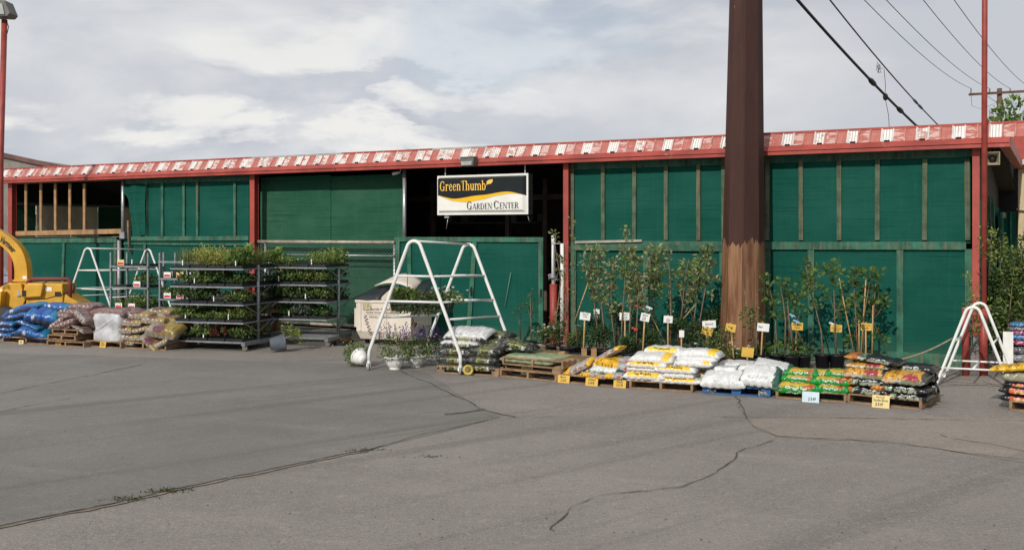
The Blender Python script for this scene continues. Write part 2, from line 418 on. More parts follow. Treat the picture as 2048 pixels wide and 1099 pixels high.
# ------------------------------------------------------------------ ground
g = M(); g.add([(-400,-60,0), (400,-60,0), (400,700,0), (-400,700,0)], [(0,1,2,3)])
tag(g.build('ground', ASPH), kind='structure')
def sheet(name, pxs, z, mt, wob=0.06):
    pts = [G(*p) for p in pxs]; out = []
    for i, a in enumerate(pts):
        b = pts[(i+1) % len(pts)]; n = max(1, int((b-a).length/.25))
        for k in range(n):
            p = a.lerp(b, k/n); o = noise.noise_vector(p*1.3)*wob
            out.append((p.x+o.x, p.y+o.y, z))
    m = M(); m.add(out, [tuple(range(len(out)))])
    o = m.build(name, mt); return tag(o, kind='structure')
sheet('pavement_patch', [(-900,1250), (0,1053), (735,901), (1000,833), (965,817), (860,748), (800,728), (560,724), (300,714), (0,706), (-700,700)], .004, ASPH2)
sheet('pavement_apron', [(1495,838), (1700,832), (2050,836), (2300,842), (2300,930), (2040,918), (1760,882), (1560,873), (1510,858)], .004, ASPH3, .10)
sheet('pavement_yard', [(1870,748), (2100,756), (2100,775), (1950,770), (1860,772)], .006, ASPH3, .05)
def crack(pxs, wd, mt=CRACK, z=.010, jag=.05, seed=0):
    rg = random.Random(seed); pts = [G(*p) for p in pxs]; line = []
    for a, b in zip(pts, pts[1:]):
        n = max(2, int((b-a).length/.12))
        for k in range(n):
            p = a.lerp(b, k/n); o = noise.noise_vector(p*2.1+Vector((seed,0,0)))*jag; line.append(Vector((p.x+o.x+rg.uniform(-.012,.012), p.y+o.y+rg.uniform(-.012,.012), z)))
    line.append(pts[-1].copy()); line[-1].z = z
    m = M(); vs = []
    for i, p in enumerate(line):
        d = (line[min(i+1, len(line)-1)]-line[max(i-1, 0)]).normalized(); s = Vector((-d.y, d.x, 0))*wd*rg.uniform(.12,1)*.36
        vs += [p-s, p+s]
    m.add(vs, [(2*i, 2*i+1, 2*i+3, 2*i+2) for i in range(len(line)-1)])
    tag(m.build('pavement_crack', mt), kind='structure')
crack([(-100,1076), (0,1053), (300,990), (500,946), (735,901)], .06, seed=1)
crack([(-100,1079), (0,1056), (300,993), (500,949), (735,903)], .10, CRACKD, .008, seed=1)
crack([(735,901), (850,868), (1000,834)], .025, seed=2)
crack([(800,742), (850,762), (920,795), (965,820), (1030,834)], .045, seed=3)
crack([(890,829), (930,826), (968,819)], .16, CRACKD, .012, .03, 4); crack([(890,828), (930,826), (968,818)], .10, z=.016, seed=4, jag=.03)
crack([(968,820), (1000,828), (1030,834)], .10, CRACKD, .008, seed=5)
crack([(0,788), (70,772), (150,757), (240,738), (285,729)], .035, seed=6)
crack([(0,824), (60,812), (140,797)], .03, seed=7)
crack([(1472,790), (1484,810), (1493,838), (1516,858), (1560,872), (1700,880), (1860,895), (2048,925)], .05, CRACKD, .009, .08, 8)
crack([(1472,792), (1484,812), (1493,838)], .05, seed=9)
crack([(1545,880), (1470,905), (1462,925), (1420,950), (1360,975), (1290,982), (1200,990), (1150,1015), (1100,1060)], .03, seed=10, jag=.07)
crack([(1410,834), (1480,834), (1700,836), (2048,842)], .035, seed=11, jag=.03)
crack([(520,722), (640,722), (700,718), (720,716)], .04, seed=12)
crack([(1024,836), (1080,834), (1110,832)], .03, CRACKD, seed=13)
crack([(1900,757), (1960,762), (2010,775)], .03, seed=14); crack([(1870,768), (1960,770), (2025,768)], .03, seed=15)
crack([(1880,868), (1900,875), (1990,890), (2060,905)], .05, CRACKD, seed=16)
crack([(1020,947), (1070,955), (1100,953)], .02, CRACKD, seed=17)
def weeds(name, pxs, n, lab):
    m = M(); rg = random.Random(len(name)+n)
    for i in range(n):
        p = G(*rg.choice(pxs)); p.x += rg.gauss(0,.10); p.y += rg.gauss(0,.02)
        m.leaf(p, (rg.uniform(-1,1), rg.uniform(-1,1), rg.uniform(.3,1.1)), rg.uniform(.02,.06), .006, (.07*rg.uniform(.7,1.5),.085*rg.uniform(.7,1.3),.03))
    tag(m.build('weeds', LEAF), lab, 'weeds', kind='stuff')
weeds('weeds', [(245,1001), (265,997), (325,985), (335,983), (350,980)], 170, 'low green weeds growing in the long pavement crack at left')
weeds('weeds', [(715,904), (728,901), (735,900)], 60, 'small weed tuft at the right end of the long crack')
weeds('weeds', [(865,914), (868,914)], 25, 'lone tiny weed in the open asphalt right of the long crack')
dm = M(); rg = random.Random(3)
for i in range(420):
    p = G(rg.uniform(-50,2100), 700+400*rg.random()**1.3); r = rg.uniform(.003,.009)
    dm.sphere((p.x, p.y, .006), r, 5, 3, (.10,.085,.07) if rg.random() < .6 else (.25,.22,.19), (1.3,1,.5))
tag(dm.build('gravel', VCM), 'loose grit and pebbles scattered over the asphalt', 'gravel', kind='stuff')

# ------------------------------------------------------------------ garden centre building
P0, P1 = G(20, 623.8), G(1930, 735)
WF = Frame(P0, P1)
bld = thing('garden_center_building', 'long low green screened shed with red posts and worn red metal eave', 'building', P0, WF.rot)
W = WF.w
UE = WF.u(1955)            # right end
DEP = 7.2
def bbox(name, mt, p, q, v0, v1, parent=bld, bevel=0):
    """box between two pixels of the facade plane v0 .. v1"""
    a = W(p[0], p[1], v0); b = W(q[0], q[1], v0)
    m = M(); m.box(min(a[0],b[0]), max(a[0],b[0]), v0, v1, min(a[2],b[2]), max(a[2],b[2])); return m.build(name, mt, parent, bevel)
def ubox(name, mt, u0, u1, v0, v1, z0, z1, parent=bld, bevel=0):
    m = M(); m.box(u0, u1, v0, v1, z0, z1); return m.build(name, mt, parent, bevel)
ZB = 4.03
U0 = -.12
# eave beam: upright lower face, lip leaning back above it
m = M(); m.prism([(.0,0), (.22,0), (.22,.17), (.10,.185), (-.025,.085), (-.025,.075), (.0,.07)], U0, UE+.55)
me = m.mesh('eave_beam')
for v in me.vertices: v.co = Vector((v.co.y, -.44+v.co.x, ZB+v.co.z))
o = inst(me, 'eave_beam', bld); me.materials.append(RED)
rj = random.Random(5)
for k in range(5): ubox('beam_joint', mat('red_trim', (.22,.032,.024), .6, .2, 2, dirt=(.12,.03,.02), dirt_at=.62), 3+k*5.1, 3.03+k*5.1, -.443, -.4405, ZB+.002, ZB+.068)
# steep metal roof band with ribs
RIBM = mat('rib_highlight_paint', (.42,.17,.13), .45, .25, 3, dirt=(.60,.55,.50), dirt_at=.52)  # red lightened on the ribs, a highlight put into the colour
m = M(); z0, z1, v0, v1 = ZB+.182, ZB+.455, -.335, -.145
m.add([(U0-.6,v0,z0), (UE+1.2,v0,z0), (UE+1.2,v1,z1), (U0-.6,v1,z1)], [(0,1,2,3)])
x = math.floor((U0-.6)/.207)*.207
while x < UE+1.2:
    d = Vector((0, v1-v0, z1-z0)); nrm = Vector((0, -(z1-z0), (v1-v0))).normalized()*.016
    a = Vector((x-.017, v0, z0)); b2 = Vector((x+.017, v0, z0)); a2 = Vector((x-.010, v0, z0)); b3 = Vector((x+.010, v0, z0))
    m.add([a, b2, b2+d, a+d, a2+nrm, b3+nrm, b3+d+nrm, a2+d+nrm], [(4,5,6,7), (0,1,5,4), (1,2,6,5), (3,0,4,7)])
    x += .207
o = m.build('metal_roof', ROOF, bld); o.data.materials.append(RIBM)
RIBW = mat('rib_bare', (.60,.57,.54), .4, .2, 3, dirt=(.42,.2,.16), dirt_at=.62); o.data.materials.append(RIBW)
k0 = math.floor((U0-.6)/.207)
for n_, p_ in enumerate(list(o.data.polygons)[1:]): p_.material_index = 2 if (k0+n_//4+300) % 3 == 0 or ((k0+n_//4+300) % 3 == 1 and math.sin(n_//4*1.7) > 0) else 1
GCAP = mat('grey_cap', (.34,.32,.31), .5, .2, 4)
for ua, ub_, m_ in ((U0-.6,7.6,RED), (7.6,10.2,RED), (10.2,13.2,GCAP), (13.2,15.9,RED), (15.9,17.4,GCAP), (17.4,UE+1.2,RED)): ubox('ridge_cap', m_, ua+.004, ub_-.004, -.17, -.05, z1-.02, z1+.022)
x = .1
while x < UE: ubox('rib_end', DARK, x, x+.10, -.352, -.338, ZB+.184, ZB+.212); x += .62
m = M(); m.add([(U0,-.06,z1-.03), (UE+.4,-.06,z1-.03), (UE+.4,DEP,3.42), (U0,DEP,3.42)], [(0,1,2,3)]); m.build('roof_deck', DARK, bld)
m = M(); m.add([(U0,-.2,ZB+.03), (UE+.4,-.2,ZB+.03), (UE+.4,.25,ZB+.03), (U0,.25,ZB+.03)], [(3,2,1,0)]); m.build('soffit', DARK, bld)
# end eave on the right
ubox('end_eave', RED, UE+.38, UE+.553, -.20, DEP, ZB+.002, ZB+.222)
# steel posts
def post(px, w_, z1=ZB):
    u = WF.u(px, -.16); m = M()
    m.box(u-w_/2, u+w_/2, -.20, -.185, .0, z1); m.box(u-w_/2, u+w_/2, -.04, -.025, .0, z1); m.box(u-.008, u+.008, -.185, -.04, .0, z1)
    return m.build('steel_post', RED, bld)
post(22, .19); post(506, .165); post(1133, .125)
u = WF.u(1952, -.16); m = M(); m.box(u-.06, u+.06, -.20, -.06, .62, ZB); m.build('steel_post', RED, bld)
m = M(); m.box(u-.10, u+.10, -.24, -.02, 0, .42); m.box(u-.05, u+.05, -.17, -.09, .42, .62); m.build('post_pier', CONC, bld)
ubox('conduit', GALV, u+.10, u+.125, -.12, -.095, .4, 3.6)
ubox('header_board', WOODG, WF.u(248), WF.u(500), -.02, .05, 3.90, ZB+.02); ubox('header_board', WOODG, WF.u(1142), UE, -.02, .05, 3.90, ZB+.02)
# back wall
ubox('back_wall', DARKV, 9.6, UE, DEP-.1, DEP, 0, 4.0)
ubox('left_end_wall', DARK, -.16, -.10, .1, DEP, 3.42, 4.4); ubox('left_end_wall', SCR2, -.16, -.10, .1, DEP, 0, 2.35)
for k_, (y0_, y1_, m_) in enumerate(((.12,1.0,SCR2), (1.05,2.3,TAN2), (2.35,3.4,TAN2), (3.45,4.4,SCR2), (4.45,5.9,TAN2), (5.95,7.0,SCR2))): ubox('side_panel', m_, -.17, -.13, y0_, y1_, 2.36, 3.40)
ubox('side_rail', STRUT, -.10, -.04, .1, DEP, 3.38, 3.46)
ubox('back_panel', TAN2, 4.6, 9.5, DEP+.01, DEP+.05, 1.2, 3.4)
for uu in (WF.u(860,3), WF.u(1010,3), WF.u(1085,3)): ubox('inner_post', mat('dim_post', (.10,.075,.055), .9), uu, uu+.12, 3.0, 3.12, 0, 3.9)
ubox('inner_beam', mat('dim_post', (.10,.075,.055), .9), 9.7, UE, 3.02, 3.10, 3.35, 3.5)
for z_ in (.9, 1.6, 2.3, 2.75): ubox('inner_shelf', mat('dim_shelf', (.09,.085,.08), .8), WF.u(850,4), WF.u(1075,4), 4.0, 4.5, z_, z_+.05)
rgi = random.Random(9)
for k_ in range(16):
    uu = WF.u(850,4)+.1+k_*.27; zz_ = rgi.choice((.95,1.65,2.35,2.8)); ubox('shelf_stock', mat('dim_stock_%d' % (k_ % 4), ((.12,.10,.08),(.06,.10,.07),(.13,.12,.11),(.10,.05,.04))[k_ % 4], .8), uu, uu+rgi.uniform(.12,.24), 4.05, 4.4, zz_, zz_+rgi.uniform(.15,.4))
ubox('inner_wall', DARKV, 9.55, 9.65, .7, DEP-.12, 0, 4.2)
for uu in (1.0, 3.6, 6.2, 8.6): ubox('inner_post', mat('brown_post', (.05,.028,.02), .8), uu, uu+.14, DEP-.4, DEP-.26, 0, 3.7)
ubox('back_screen', SCR2, 2.2, 5.4, DEP-.05, DEP, 0, 2.55); ubox('back_beam', STRUT, 0, 9.5, DEP-.1, DEP-.06, 3.46, 3.52)

def cloth(name, u0, u1, z0, z1, v, mt=SCR, amp=.012, nx=16, nz=10, parent=bld):
    m = M(); vs = []; 
    for j in range(nz+1):
        for i in range(nx+1):
            a, b = i/nx, j/nz
            e = math.sin(math.pi*a)*math.sin(math.pi*b)
            p = Vector((u0+(u1-u0)*a, v, z0+(z1-z0)*b)); o = noise.noise(p*Vector((1,1,1))*1.7)+.5*noise.noise(p*4.0)
            vs.append((p.x, v+amp*o*(.3+.7*e), p.z))
    m.add(vs, [(j*(nx+1)+i, j*(nx+1)+i+1, (j+1)*(nx+1)+i+1, (j+1)*(nx+1)+i) for j in range(nz) for i in range(nx)], None, True)
    return m.build(name, mt, parent)
def strip(px, py0, py1, w_=.075, v=-.03, parent=bld, mt=WOODG, px2=None):
    """upright board between two pixel heights"""
    a = W(px, py0, v); b = W(px2 or px, py1, v); m = M()
    r = noise.noise(Vector((px*.37, py0*.1, 0)))*.02
    m.bar((a[0], v, a[2]), (b[0]+r, v, b[2]), w_, .04, up=(0,1,0)); return m.build('wood_strip', mt, parent)
def hboard(pxa, pxb, pya, pyb, h_=.13, v=-.035, parent=bld, mt=WOODG, name='cross_rail', t=.045):
    a = W(pxa, pya, v); b = W(pxb, pyb, v); m = M(); n = 6; vs = []
    for i in range(n):
        p = Vector((a[0]+(b[0]-a[0])*i/n, v, a[2]+(b[2]-a[2])*i/n)); q = Vector((a[0]+(b[0]-a[0])*(i+1)/n, v, a[2]+(b[2]-a[2])*(i+1)/n))
        m.bar(p, q+(q-p)*.002, t, h_)
    return m.build(name, mt, parent)
def pan(pxa, pxb, pyt, pyb, v=0.0, mt=SCR, amp=.012, name='shade_screen'):
    a = W(pxa, pyt, v); b = W(pxb, pyb, v)
    zt = .5*(a[2]+W(pxb, pyt, v)[2]); 
    return cloth(name, a[0], b[0], b[2], zt, v, mt, amp)
# bay 1: open stud frame, then cloth
for px in (27, 52, 82, 111, 140, 169): strip(px, 367, 466, .10, -.02, mt=WOOD)
hboard(22, 243, 467, 462, .14, -.045, mt=WOOD, name='sill_board'); hboard(22, 243, 366, 358, .07, -.045, mt=WOOD, name='top_plate')
a = W(22, 480); b = W(236, 600); s1 = cloth('shade_screen', a[0], b[0], .05, a[2]-.02, 0)
hboard(22, 234, 481, 480, .14); strip(28, 486, 640, .12, -.03); strip(128, 486, 640, .10, -.03, px2=124); strip(231, 486, 640, .10, -.03)
m = M(); a = W(246, 356, -.08); b = W(246, 475, -.08); m.tube([(a[0], -.08, a[2]+.1), (b[0], -.08, b[2])], .05, 10); m.box(a[0]-.09, a[0]+.11, -.13, -.02, b[2]-.03, b[2]+.16); m.build('steel_pipe', GALV, bld)
m = M(); a = W(236, 480, -.06); m.tube([(a[0]+.05, -.06, a[2]), (a[0]+.05, -.06, 0)], .06, 10); m.build('steel_pipe', GALV, bld)
a = W(262, 362); b = W(498, 477); cloth('shade_screen', a[0], b[0], b[2]-.05, 3.93, .0, amp=.02)
# the loose torn corner of cloth
m = M(); vs = []; A = W(250, 363, -.08); B = W(292, 470, -.08); nx, nz = 12, 14
for j in range(nz+1):
    for i in range(nx+1):
        s, t = i/nx, j/nz
        left = A[0]+(.05*math.sin(t*7)+(.55*t**1.6 if t > .25 else .2*(.25-t)))*(1) - (.12 if t < .2 else 0)
        u_ = left+(B[0]-left)*s; z_ = 3.86+(B[2]-3.86)*t
        vs.append((u_, -.10+.05*math.sin(s*9+t*2)*(1-s*.6)+.04*noise.noise(Vector((u_*3, z_*2, 0))), z_))
m.add(vs, [(j*(nx+1)+i, j*(nx+1)+i+1, (j+1)*(nx+1)+i+1, (j+1)*(nx+1)+i) for j in range(nz) for i in range(nx)], None, True); m.build('loose_cloth', SCR, bld)
for px in (293, 325, 368, 395, 470): strip(px, 364, 474, .085)
m = M(); a = W(256, 458, -.1); b = W(259, 505, -.1); m.tube([(a[0], -.1, a[2]+.25), (a[0]+.03, -.12, a[2]), (b[0], -.1, b[2])], .035, 6); m.build('wood_plank', mat('grey_plank', (.17,.14,.10), .9, .3, 8), bld)
hboard(258, 498, 477, 476, .12); hboard(248, 500, 362, 358, .10)
a = W(248, 484); b = W(500, 600); cloth('shade_screen', a[0], b[0], .05, a[2]+.14, .004); strip(290, 484, 640, .09); strip(494, 484, 640, .09); hboard(248, 500, 487, 489, .05, -.03)
# bay 2: recessed roll screens and lower screens
pan(521, 661, 352, 520, .30, SCR2, .03); pan(660.5, 806, 350, 520, .32, SCR2, .03)
a = W(520, 486, .45); b = W(806, 486, .45); cloth('shade_screen', a[0], b[0], .1, a[2], .45, SCR2, .03)
strip(655, 492, 650, .05, .42); hboard(520, 800, 497, 497, .05, .42)
m = M(); a = W(809, 340, -.05); b = W(809, 482, -.05); m.tube([(a[0], -.05, a[2]), (b[0], -.05, b[2]-.3)], .05, 10); m.build('steel_pipe', GALV, bld)
# bay 4, left and right of the column
def upper(pxa, pxb):
    a = W(pxa, 332); b = W(pxb, 481); zz = W(pxa, 481)[2]
    cloth('shade_screen', a[0], b[0], 2.30, 3.93, 0.0, SCR, .014, 40)
upper(1142, 1941)
WOODB = mat('weathered_green_wood', (.070,.100,.060), .85, .4, 4, streak=.85, dirt=(.20,.14,.08), bump=.3)
for px in (1145, 1206, 1269, 1332, 1397, 1447, 1535, 1602, 1678, 1755, 1850, 1934): strip(px, 318 if px > 1500 else 328, 480, .085, mt=WOODB)
hboard(1142, 1452, 486, 487, .10); hboard(1142, 1452, 494, 496, .13, -.07); hboard(1520, 1932, 491, 491, .15, -.06)
a = W(1142, 498); b = W(1945, 700); cloth('shade_screen', a[0], b[0], .12, 2.2, -.012, SCR, .014, 40)
for px in (1147, 1292, 1445, 1535, 1622, 1800, 1937): strip(px, 498, 706+ (px-1147)*.03, .12 if px != 1147 else .14, -.045)
ubox('kick_board', WOODG, WF.u(1142), WF.u(1945), -.05, -.02, .0, .24)
m = M(); a = W(1150, 484, -.1); b = W(1284, 481, -.1); m.bar((a[0],-.1,a[2]), (b[0],-.1,b[2]), .03, .05); m.build('loose_batten', mat('pale_batten', (.36,.33,.27), .8), bld)
# right return wall of leaning screens
cloth('end_screen', 0, 1, 0, 1, 0).name = 'tmp_screen'
o = bpy.data.objects['tmp_screen']; bpy.data.objects.remove(o)
m = M(); m.box(UE+.02, UE+.06, .1, DEP, 0, 3.1); m.build('end_wall', SCR, bld)
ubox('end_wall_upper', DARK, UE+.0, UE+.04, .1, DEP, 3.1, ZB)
for k, (y0, y1) in enumerate(((.6,1.0), (1.9,2.6), (3.1,4.3))):
    m = M(); m.bar((UE+.09, y0, 3.2), (UE+.10, y1, 1.2), .05, .09); m.build('end_batten', WOODG, bld)
m = M(); m.box(UE+.12, UE+.17, 4.6, 6.9, .1, 2.9); m.build('leaning_screen', SCR, bld)
m = M(); m.bar((UE+.19,4.6,2.9), (UE+.19,6.9,2.9), .05, .12); m.bar((UE+.19,4.65,.1), (UE+.19,4.65,2.85), .05, .1); m.build('leaning_frame', WOODG, bld)

ubox('recess_dark_panel', DARK, UE+.05, WF.u(2036, DEP-.5), DEP-.5, DEP-.42, 0, 4.3); ubox('recess_screen', SCR, WF.u(2004, DEP-.8), WF.u(2032, DEP-.8), DEP-.8, DEP-.76, 0, 3.0); ubox('recess_frame', WOODG, WF.u(2020, DEP-.8), WF.u(2024, DEP-.8), DEP-.86, DEP-.81, 0, 3.0)  # near-black panel stands in for the shade of the recess
# gate
a = W(791, 478, -.30); b = W(1088, 478, -.30); gz1 = a[2]
gate = thing('sliding_gate', 'large green screened gate with wooden frame below the hanging sign', 'gate', WF.P(a[0], -.30), WF.rot)
L = b[0]-a[0]
cloth('gate_screen', .05, L-.05, .12, gz1, 0, SCR, .014, 24, 10, gate)
def gb(x0, x1, z0, z1, n_='frame_board', y=-.03):
    m = M(); m.bar((x0, y, z0), (x1, y, z1), .11, .045, up=(0,1,0)) if abs(x1-x0) < .3 else m.bar((x0, y, z0), (x1, y, z1), .045, .11)
    return m.build(n_, WOODG, gate)
gb(.06, .10, .06, gz1); gb(L-.06, L-.06, .06, gz1); gb(WF.u(822,-.3)-a[0], WF.u(820,-.3)-a[0], .17, gz1-.06, y=-.028); gb(WF.u(947,-.3)-a[0]+.06, WF.u(943,-.3)-a[0]-.06, gz1-.06, .17, y=-.028); gb(0, L, gz1, gz1, y=-.034); gb(0, L, .11, .11, y=-.034)
m = M(); q = W(943, 582, -.36); m.box(q[0]-a[0]-.02, q[0]-a[0]+.02, -.09, -.05, q[2]-.1, q[2]+.1); m.build('handle', INK, gate)
m = M(); q = W(1082, 585, -.36); m.box(q[0]-a[0]-.015, q[0]-a[0]+.015, -.09, -.05, q[2]-.08, q[2]+.08); m.build('latch', INK, gate)
m = M(); q = W(1022, 545, -.34); q2 = W(1010, 612, -.34); m.tube([(q[0]-a[0], -.05, q[2]), (q2[0]-a[0], -.05, q2[2])], .008, 5); m.build('pull_cord', mat('cord', (.15,.25,.2), .8), gate)

# chain link fence in front of the middle bay
fa = W(513, 483, -.05); fb = W(790, 483, -.05)
fence = thing('chain_link_fence', 'chain link fence with rusty rails in front of faded green screens', 'fence', WF.P(fa[0], -.05), WF.rot)
L = fb[0]-fa[0]; zt = fa[2]; zb = .16
RAIL = mat('rusty_galvanised_rail', (.40,.34,.27), .6, .25, 6, metal=.3, dirt=(.22,.13,.08), dirt_at=.55)
for n_, z_, r_ in (('top_rail', zt, .045), ('bottom_rail', zb, .04)):
    m = M(); m.tube([(0,0,z_), (L,0,z_)], r_, 8); m.build(n_, RAIL, fence)
m = M(); m.tube([(0,-.02,zt-.33), (L,-.02,zt-.33)], .018, 6); m.build('tension_wire', GALV, fence)
for x in (.28, L-.04):
    m = M(); m.tube([(x,.04,0), (x,.04,zt)], .04, 8); m.build('fence_post', GALV, fence)
m = M(); step = .085; hgt = zt-zb; k = -int(hgt/step)-1
while k*step < L:
    for sgn in (0, 1):
        x0 = k*step; x1 = x0+hgt; zA, zB = (zb, zt) if sgn == 0 else (zt, zb)
        t0 = max(0, -x0/hgt); t1 = min(1, (L-x0)/hgt)
        if t1 > t0: m.bar((x0+hgt*t0, .008*sgn, zA+(zB-zA)*t0), (x0+hgt*t1, .008*sgn, zA+(zB-zA)*t1), .0045, .0045)
    k += 1
m.build('wire_mesh', mat('fence_wire', (.10,.16,.13), .5, .1, 5, metal=.3), fence)

# white pipe stand with red sleeves beside the post
m_ = thing('pipe_goalpost', 'white pipe stand with red lower sleeve in the gap beside the gate', 'pipe stand', WF.P(WF.u(1107,-.25), -.25), WF.rot)
u2 = WF.u(1124,-.25)-WF.u(1107,-.25)
zz = W(1107, 487, -.25)[2]
m = M(); m.tube([(0,0,1.35), (0,0,zz), (u2,0,zz), (u2,0,.3)], .045, 10); m.tube([(0,0,zz-.02), (0,0,zz+.18)], .05, 10); m.build('upper_pipe', WHITEP, m_)
m = M(); m.tube([(0,0,0), (0,0,1.36)], .085, 12); m.build('red_sleeve', REDPIPE, m_)
m = M(); rg = random.Random(2)
for i in range(9): 
    a = rg.uniform(0,6.28); m.tube([(.1*math.cos(a+k*.7), .1*math.sin(a+k*.7)-.02, 1.4+.02*k+rg.uniform(0,.1)) for k in range(6)], .012, 5)
m.build('chain', GALV, m_)

# wall light, horn, camera
def on_facade(name, label, cat, px, py, v): 
    a = W(px, py, v); return thing(name, label, cat, WF.P(*a), WF.rot)
wl = on_facade('wall_light', 'bronze box floodlight mounted on the red eave above the hanging sign', 'light', 943, 325, -.44)
wl.scale = (.82,.82,.78)
m = M(); m.prism([(-.22,.13), (.22,.13), (.20,-.12), (-.20,-.12)], -.26, 0); m.build('housing', GREYB, wl, .015)
m = M(); m.prism([(-.18,.02), (.18,.02), (.16,-.10), (-.16,-.10)], -.285, -.262); m.build('lens', LIGHTG, wl, .008)
m = M(); m.box(-.235, .235, -.28, -.03, .132, .155); m.build('hood', GREYB, wl)
hs = on_facade('horn_speaker', 'beige square horn loudspeaker under the right end of the eave', 'loudspeaker', 1985, 318, -.15)
m = M(); s = .13; t = .05
o4 = [(-s,-.16,s*.9), (s,-.16,s*.9), (s,-.16,-s*.9), (-s,-.16,-s*.9)]; i4 = [(-t,.12,t), (t,.12,t), (t,.12,-t), (-t,.12,-t)]
m.add(o4+i4, [(0,1,5,4), (1,2,6,5), (2,3,7,6), (3,0,4,7)]); m.build('horn', mat('beige_plastic', (.42,.36,.24), .5), hs).modifiers.new('Solidify', 'SOLIDIFY').thickness = .012
m = M(); m.sphere((0,.0,0), .055, 10, 6); m.tube([(0,.1,0), (0,.25,0)], .06, 10); m.tube([(0,.2,.03), (-.02,.22,.25)], .015, 6); m.build('driver', INK, hs)
sc_ = on_facade('security_camera', 'small white camera under the eave at the top of the steel pipe', 'camera', 797, 346, -.05)
m = M(); m.tube([(.05,0,.02), (-.08,-.14,-.03)], .035, 8); m.build('body', WHITEP, sc_); m = M(); m.tube([(.05,.02,.02), (.05,.02,.15)], .012, 6); m.build('bracket', WHITEP, sc_)

# hanging sign
sv = -.30
sa = W(876, 352, sv); sb = W(1057.5, 352, sv); zt = sa[2]+.0; zb = W(875, 430, sv)[2]; SL = sb[0]-sa[0]; SH = zt-zb
sign = thing('hanging_sign', 'hanging black and white lightbox sign with yellow swoosh reading GARDEN CENTER', 'sign', WF.P(sa[0], sv, zb), WF.rot)
SW = mat('sign_white', (.74,.73,.68), .35, .05, 3); SK = mat('sign_black', (.010,.014,.016), .35, .15, 3, spec=.3); SYL = mat('sign_yellow', (.80,.46,.012), .4, .04, 3); SYT = mat('sign_letter_yellow', (.82,.50,.09), .45, .04, 3)
m = M(); m.box(0, SL, 0, .20, 0, SH); m.build('cabinet', mat('sign_cabinet', (.06,.06,.062), .5), sign)
def S(s, t, y=0): return Vector((s*SL, y, SH*(1-t)))
fw = .022
m = M()
for a, b in (((0,0),(1,fw*2.2)), ((0,1-fw*2.2),(1,1)), ((0,fw*2.2),(fw*.8,1-fw*2.2)), ((1-fw*.8,fw*2.2),(1,1-fw*2.2))):
    p, q = S(*a), S(*b); m.box(p.x, q.x, -.03, -.001, q.z, p.z)
m.build('frame', SW, sign)
# pan-formed face: white bevelled slab
m = M(); e = .018; e2 = .05; y1, y2 = -.012, -.075
ring0 = [S(e,e*2.6,y1), S(1-e,e*2.6,y1), S(1-e,1-e*2.6,y1), S(e,1-e*2.6,y1)]
ring1 = [S(.02,.09,y2), S(1-e2,.09,y2), S(1-e2,1-.11,y2), S(.03,1-.11,y2)]
m.add(ring0+ring1, [(4,5,6,7), (0,1,5,4), (1,2,6,5), (2,3,7,6), (3,0,4,7)]); m.build('face', SW, sign)
def interp(tab, s):
    for (a, ta), (b, tb) in zip(tab, tab[1:]):
        if s <= b:
            k = (s-a)/(b-a); k = k*k*(3-2*k); return ta+(tb-ta)*k
    return tab[-1][1]
UP = [(0,.47), (.04,.525), (.2,.60), (.5,.52), (.79,.44), (1.0,.535)]
LO = [(0,.47), (.04,.53), (.2,.655), (.35,.69), (.52,.625), (.68,.53), (.83,.485), (.95,.505), (1.0,.54)]
def smooth(tab, s):
    return sum(interp(tab, min(1, max(0, s+d))) for d in (-.05,-.025,0,.025,.05))/5
N = 48; m = M(); vs = []
for i in range(N+1):
    s = .02+(1-.02-e2)*i/N; vs += [S(s, .09, y2-.004), S(s, smooth(UP, s), y2-.004)]
m.add(vs, [(2*i, 2*i+1, 2*i+3, 2*i+2) for i in range(N)])
# black on the bevels
m.add([S(.019,.05,y1-.004), S(1-.019,.05,y1-.004), S(1-e2,.09,y2-.004), S(.02,.09,y2-.004)], [(0,3,2,1)])
m.add([S(1-.0185,.05,y1-.006), S(1-.0185,.545,y1-.006), S(1-e2,smooth(UP,1-e2),y2-.004), S(1-e2,.09,y2-.004)], [(0,3,2,1)])
m.build('black_field', SK, sign)
m = M(); vs = []
for i in range(N+1):
    s = .03+(1-.03-e2)*i/N; a = smooth(UP, s); b = max(smooth(LO, s), a+.004); vs += [S(s, a-.004, y2-.008), S(s, b, y2-.008)]
m.add(vs, [(2*i, 2*i+1, 2*i+3, 2*i+2) for i in range(N)])
m.build('swoosh', SYL, sign)
class Glyph:
    def __init__(s): s.polys = []
    def R(s, x0, x1, y0, y1): s.polys.append([(x0,y0), (x1,y0), (x1,y1), (x0,y1)])
    def V(s, x, y0, y1, w=.165, sf=(1,1)):
        s.R(x-w/2, x+w/2, y0, y1)
        if sf[0]: s.R(x-w/2-.08, x+w/2+.08, y0, y0+.045)
        if sf[1] == 1: s.R(x-w/2-.08, x+w/2+.08, y1-.045, y1)
        if sf[1] == 2: s.polys.append([(x-w/2-.10, y1-.07), (x-w/2, y1-.07), (x, y1), (x-w/2-.10, y1-.03)])
    def A(s, cx, cy, rx, ry, a0, a1, w=.165, t=.075, n=14):
        for i in range(n):
            q = []
            for k, io in ((i,0), (i+1,0), (i+1,1), (i,1)):
                a = R(a0+(a1-a0)*k/n); th = t+(w-t)*abs(math.cos(a))
                rr = (rx, ry) if io == 0 else (rx-th, ry-t-(th-t)*.2)
                q.append((cx+rr[0]*math.cos(a), cy+rr[1]*math.sin(a)))
            s.polys.append(q)
    def Dg(s, x0, y0, x1, y1, w): s.polys.append([(x0-w/2,y0), (x0+w/2,y0), (x1+w/2,y1), (x1-w/2,y1)])
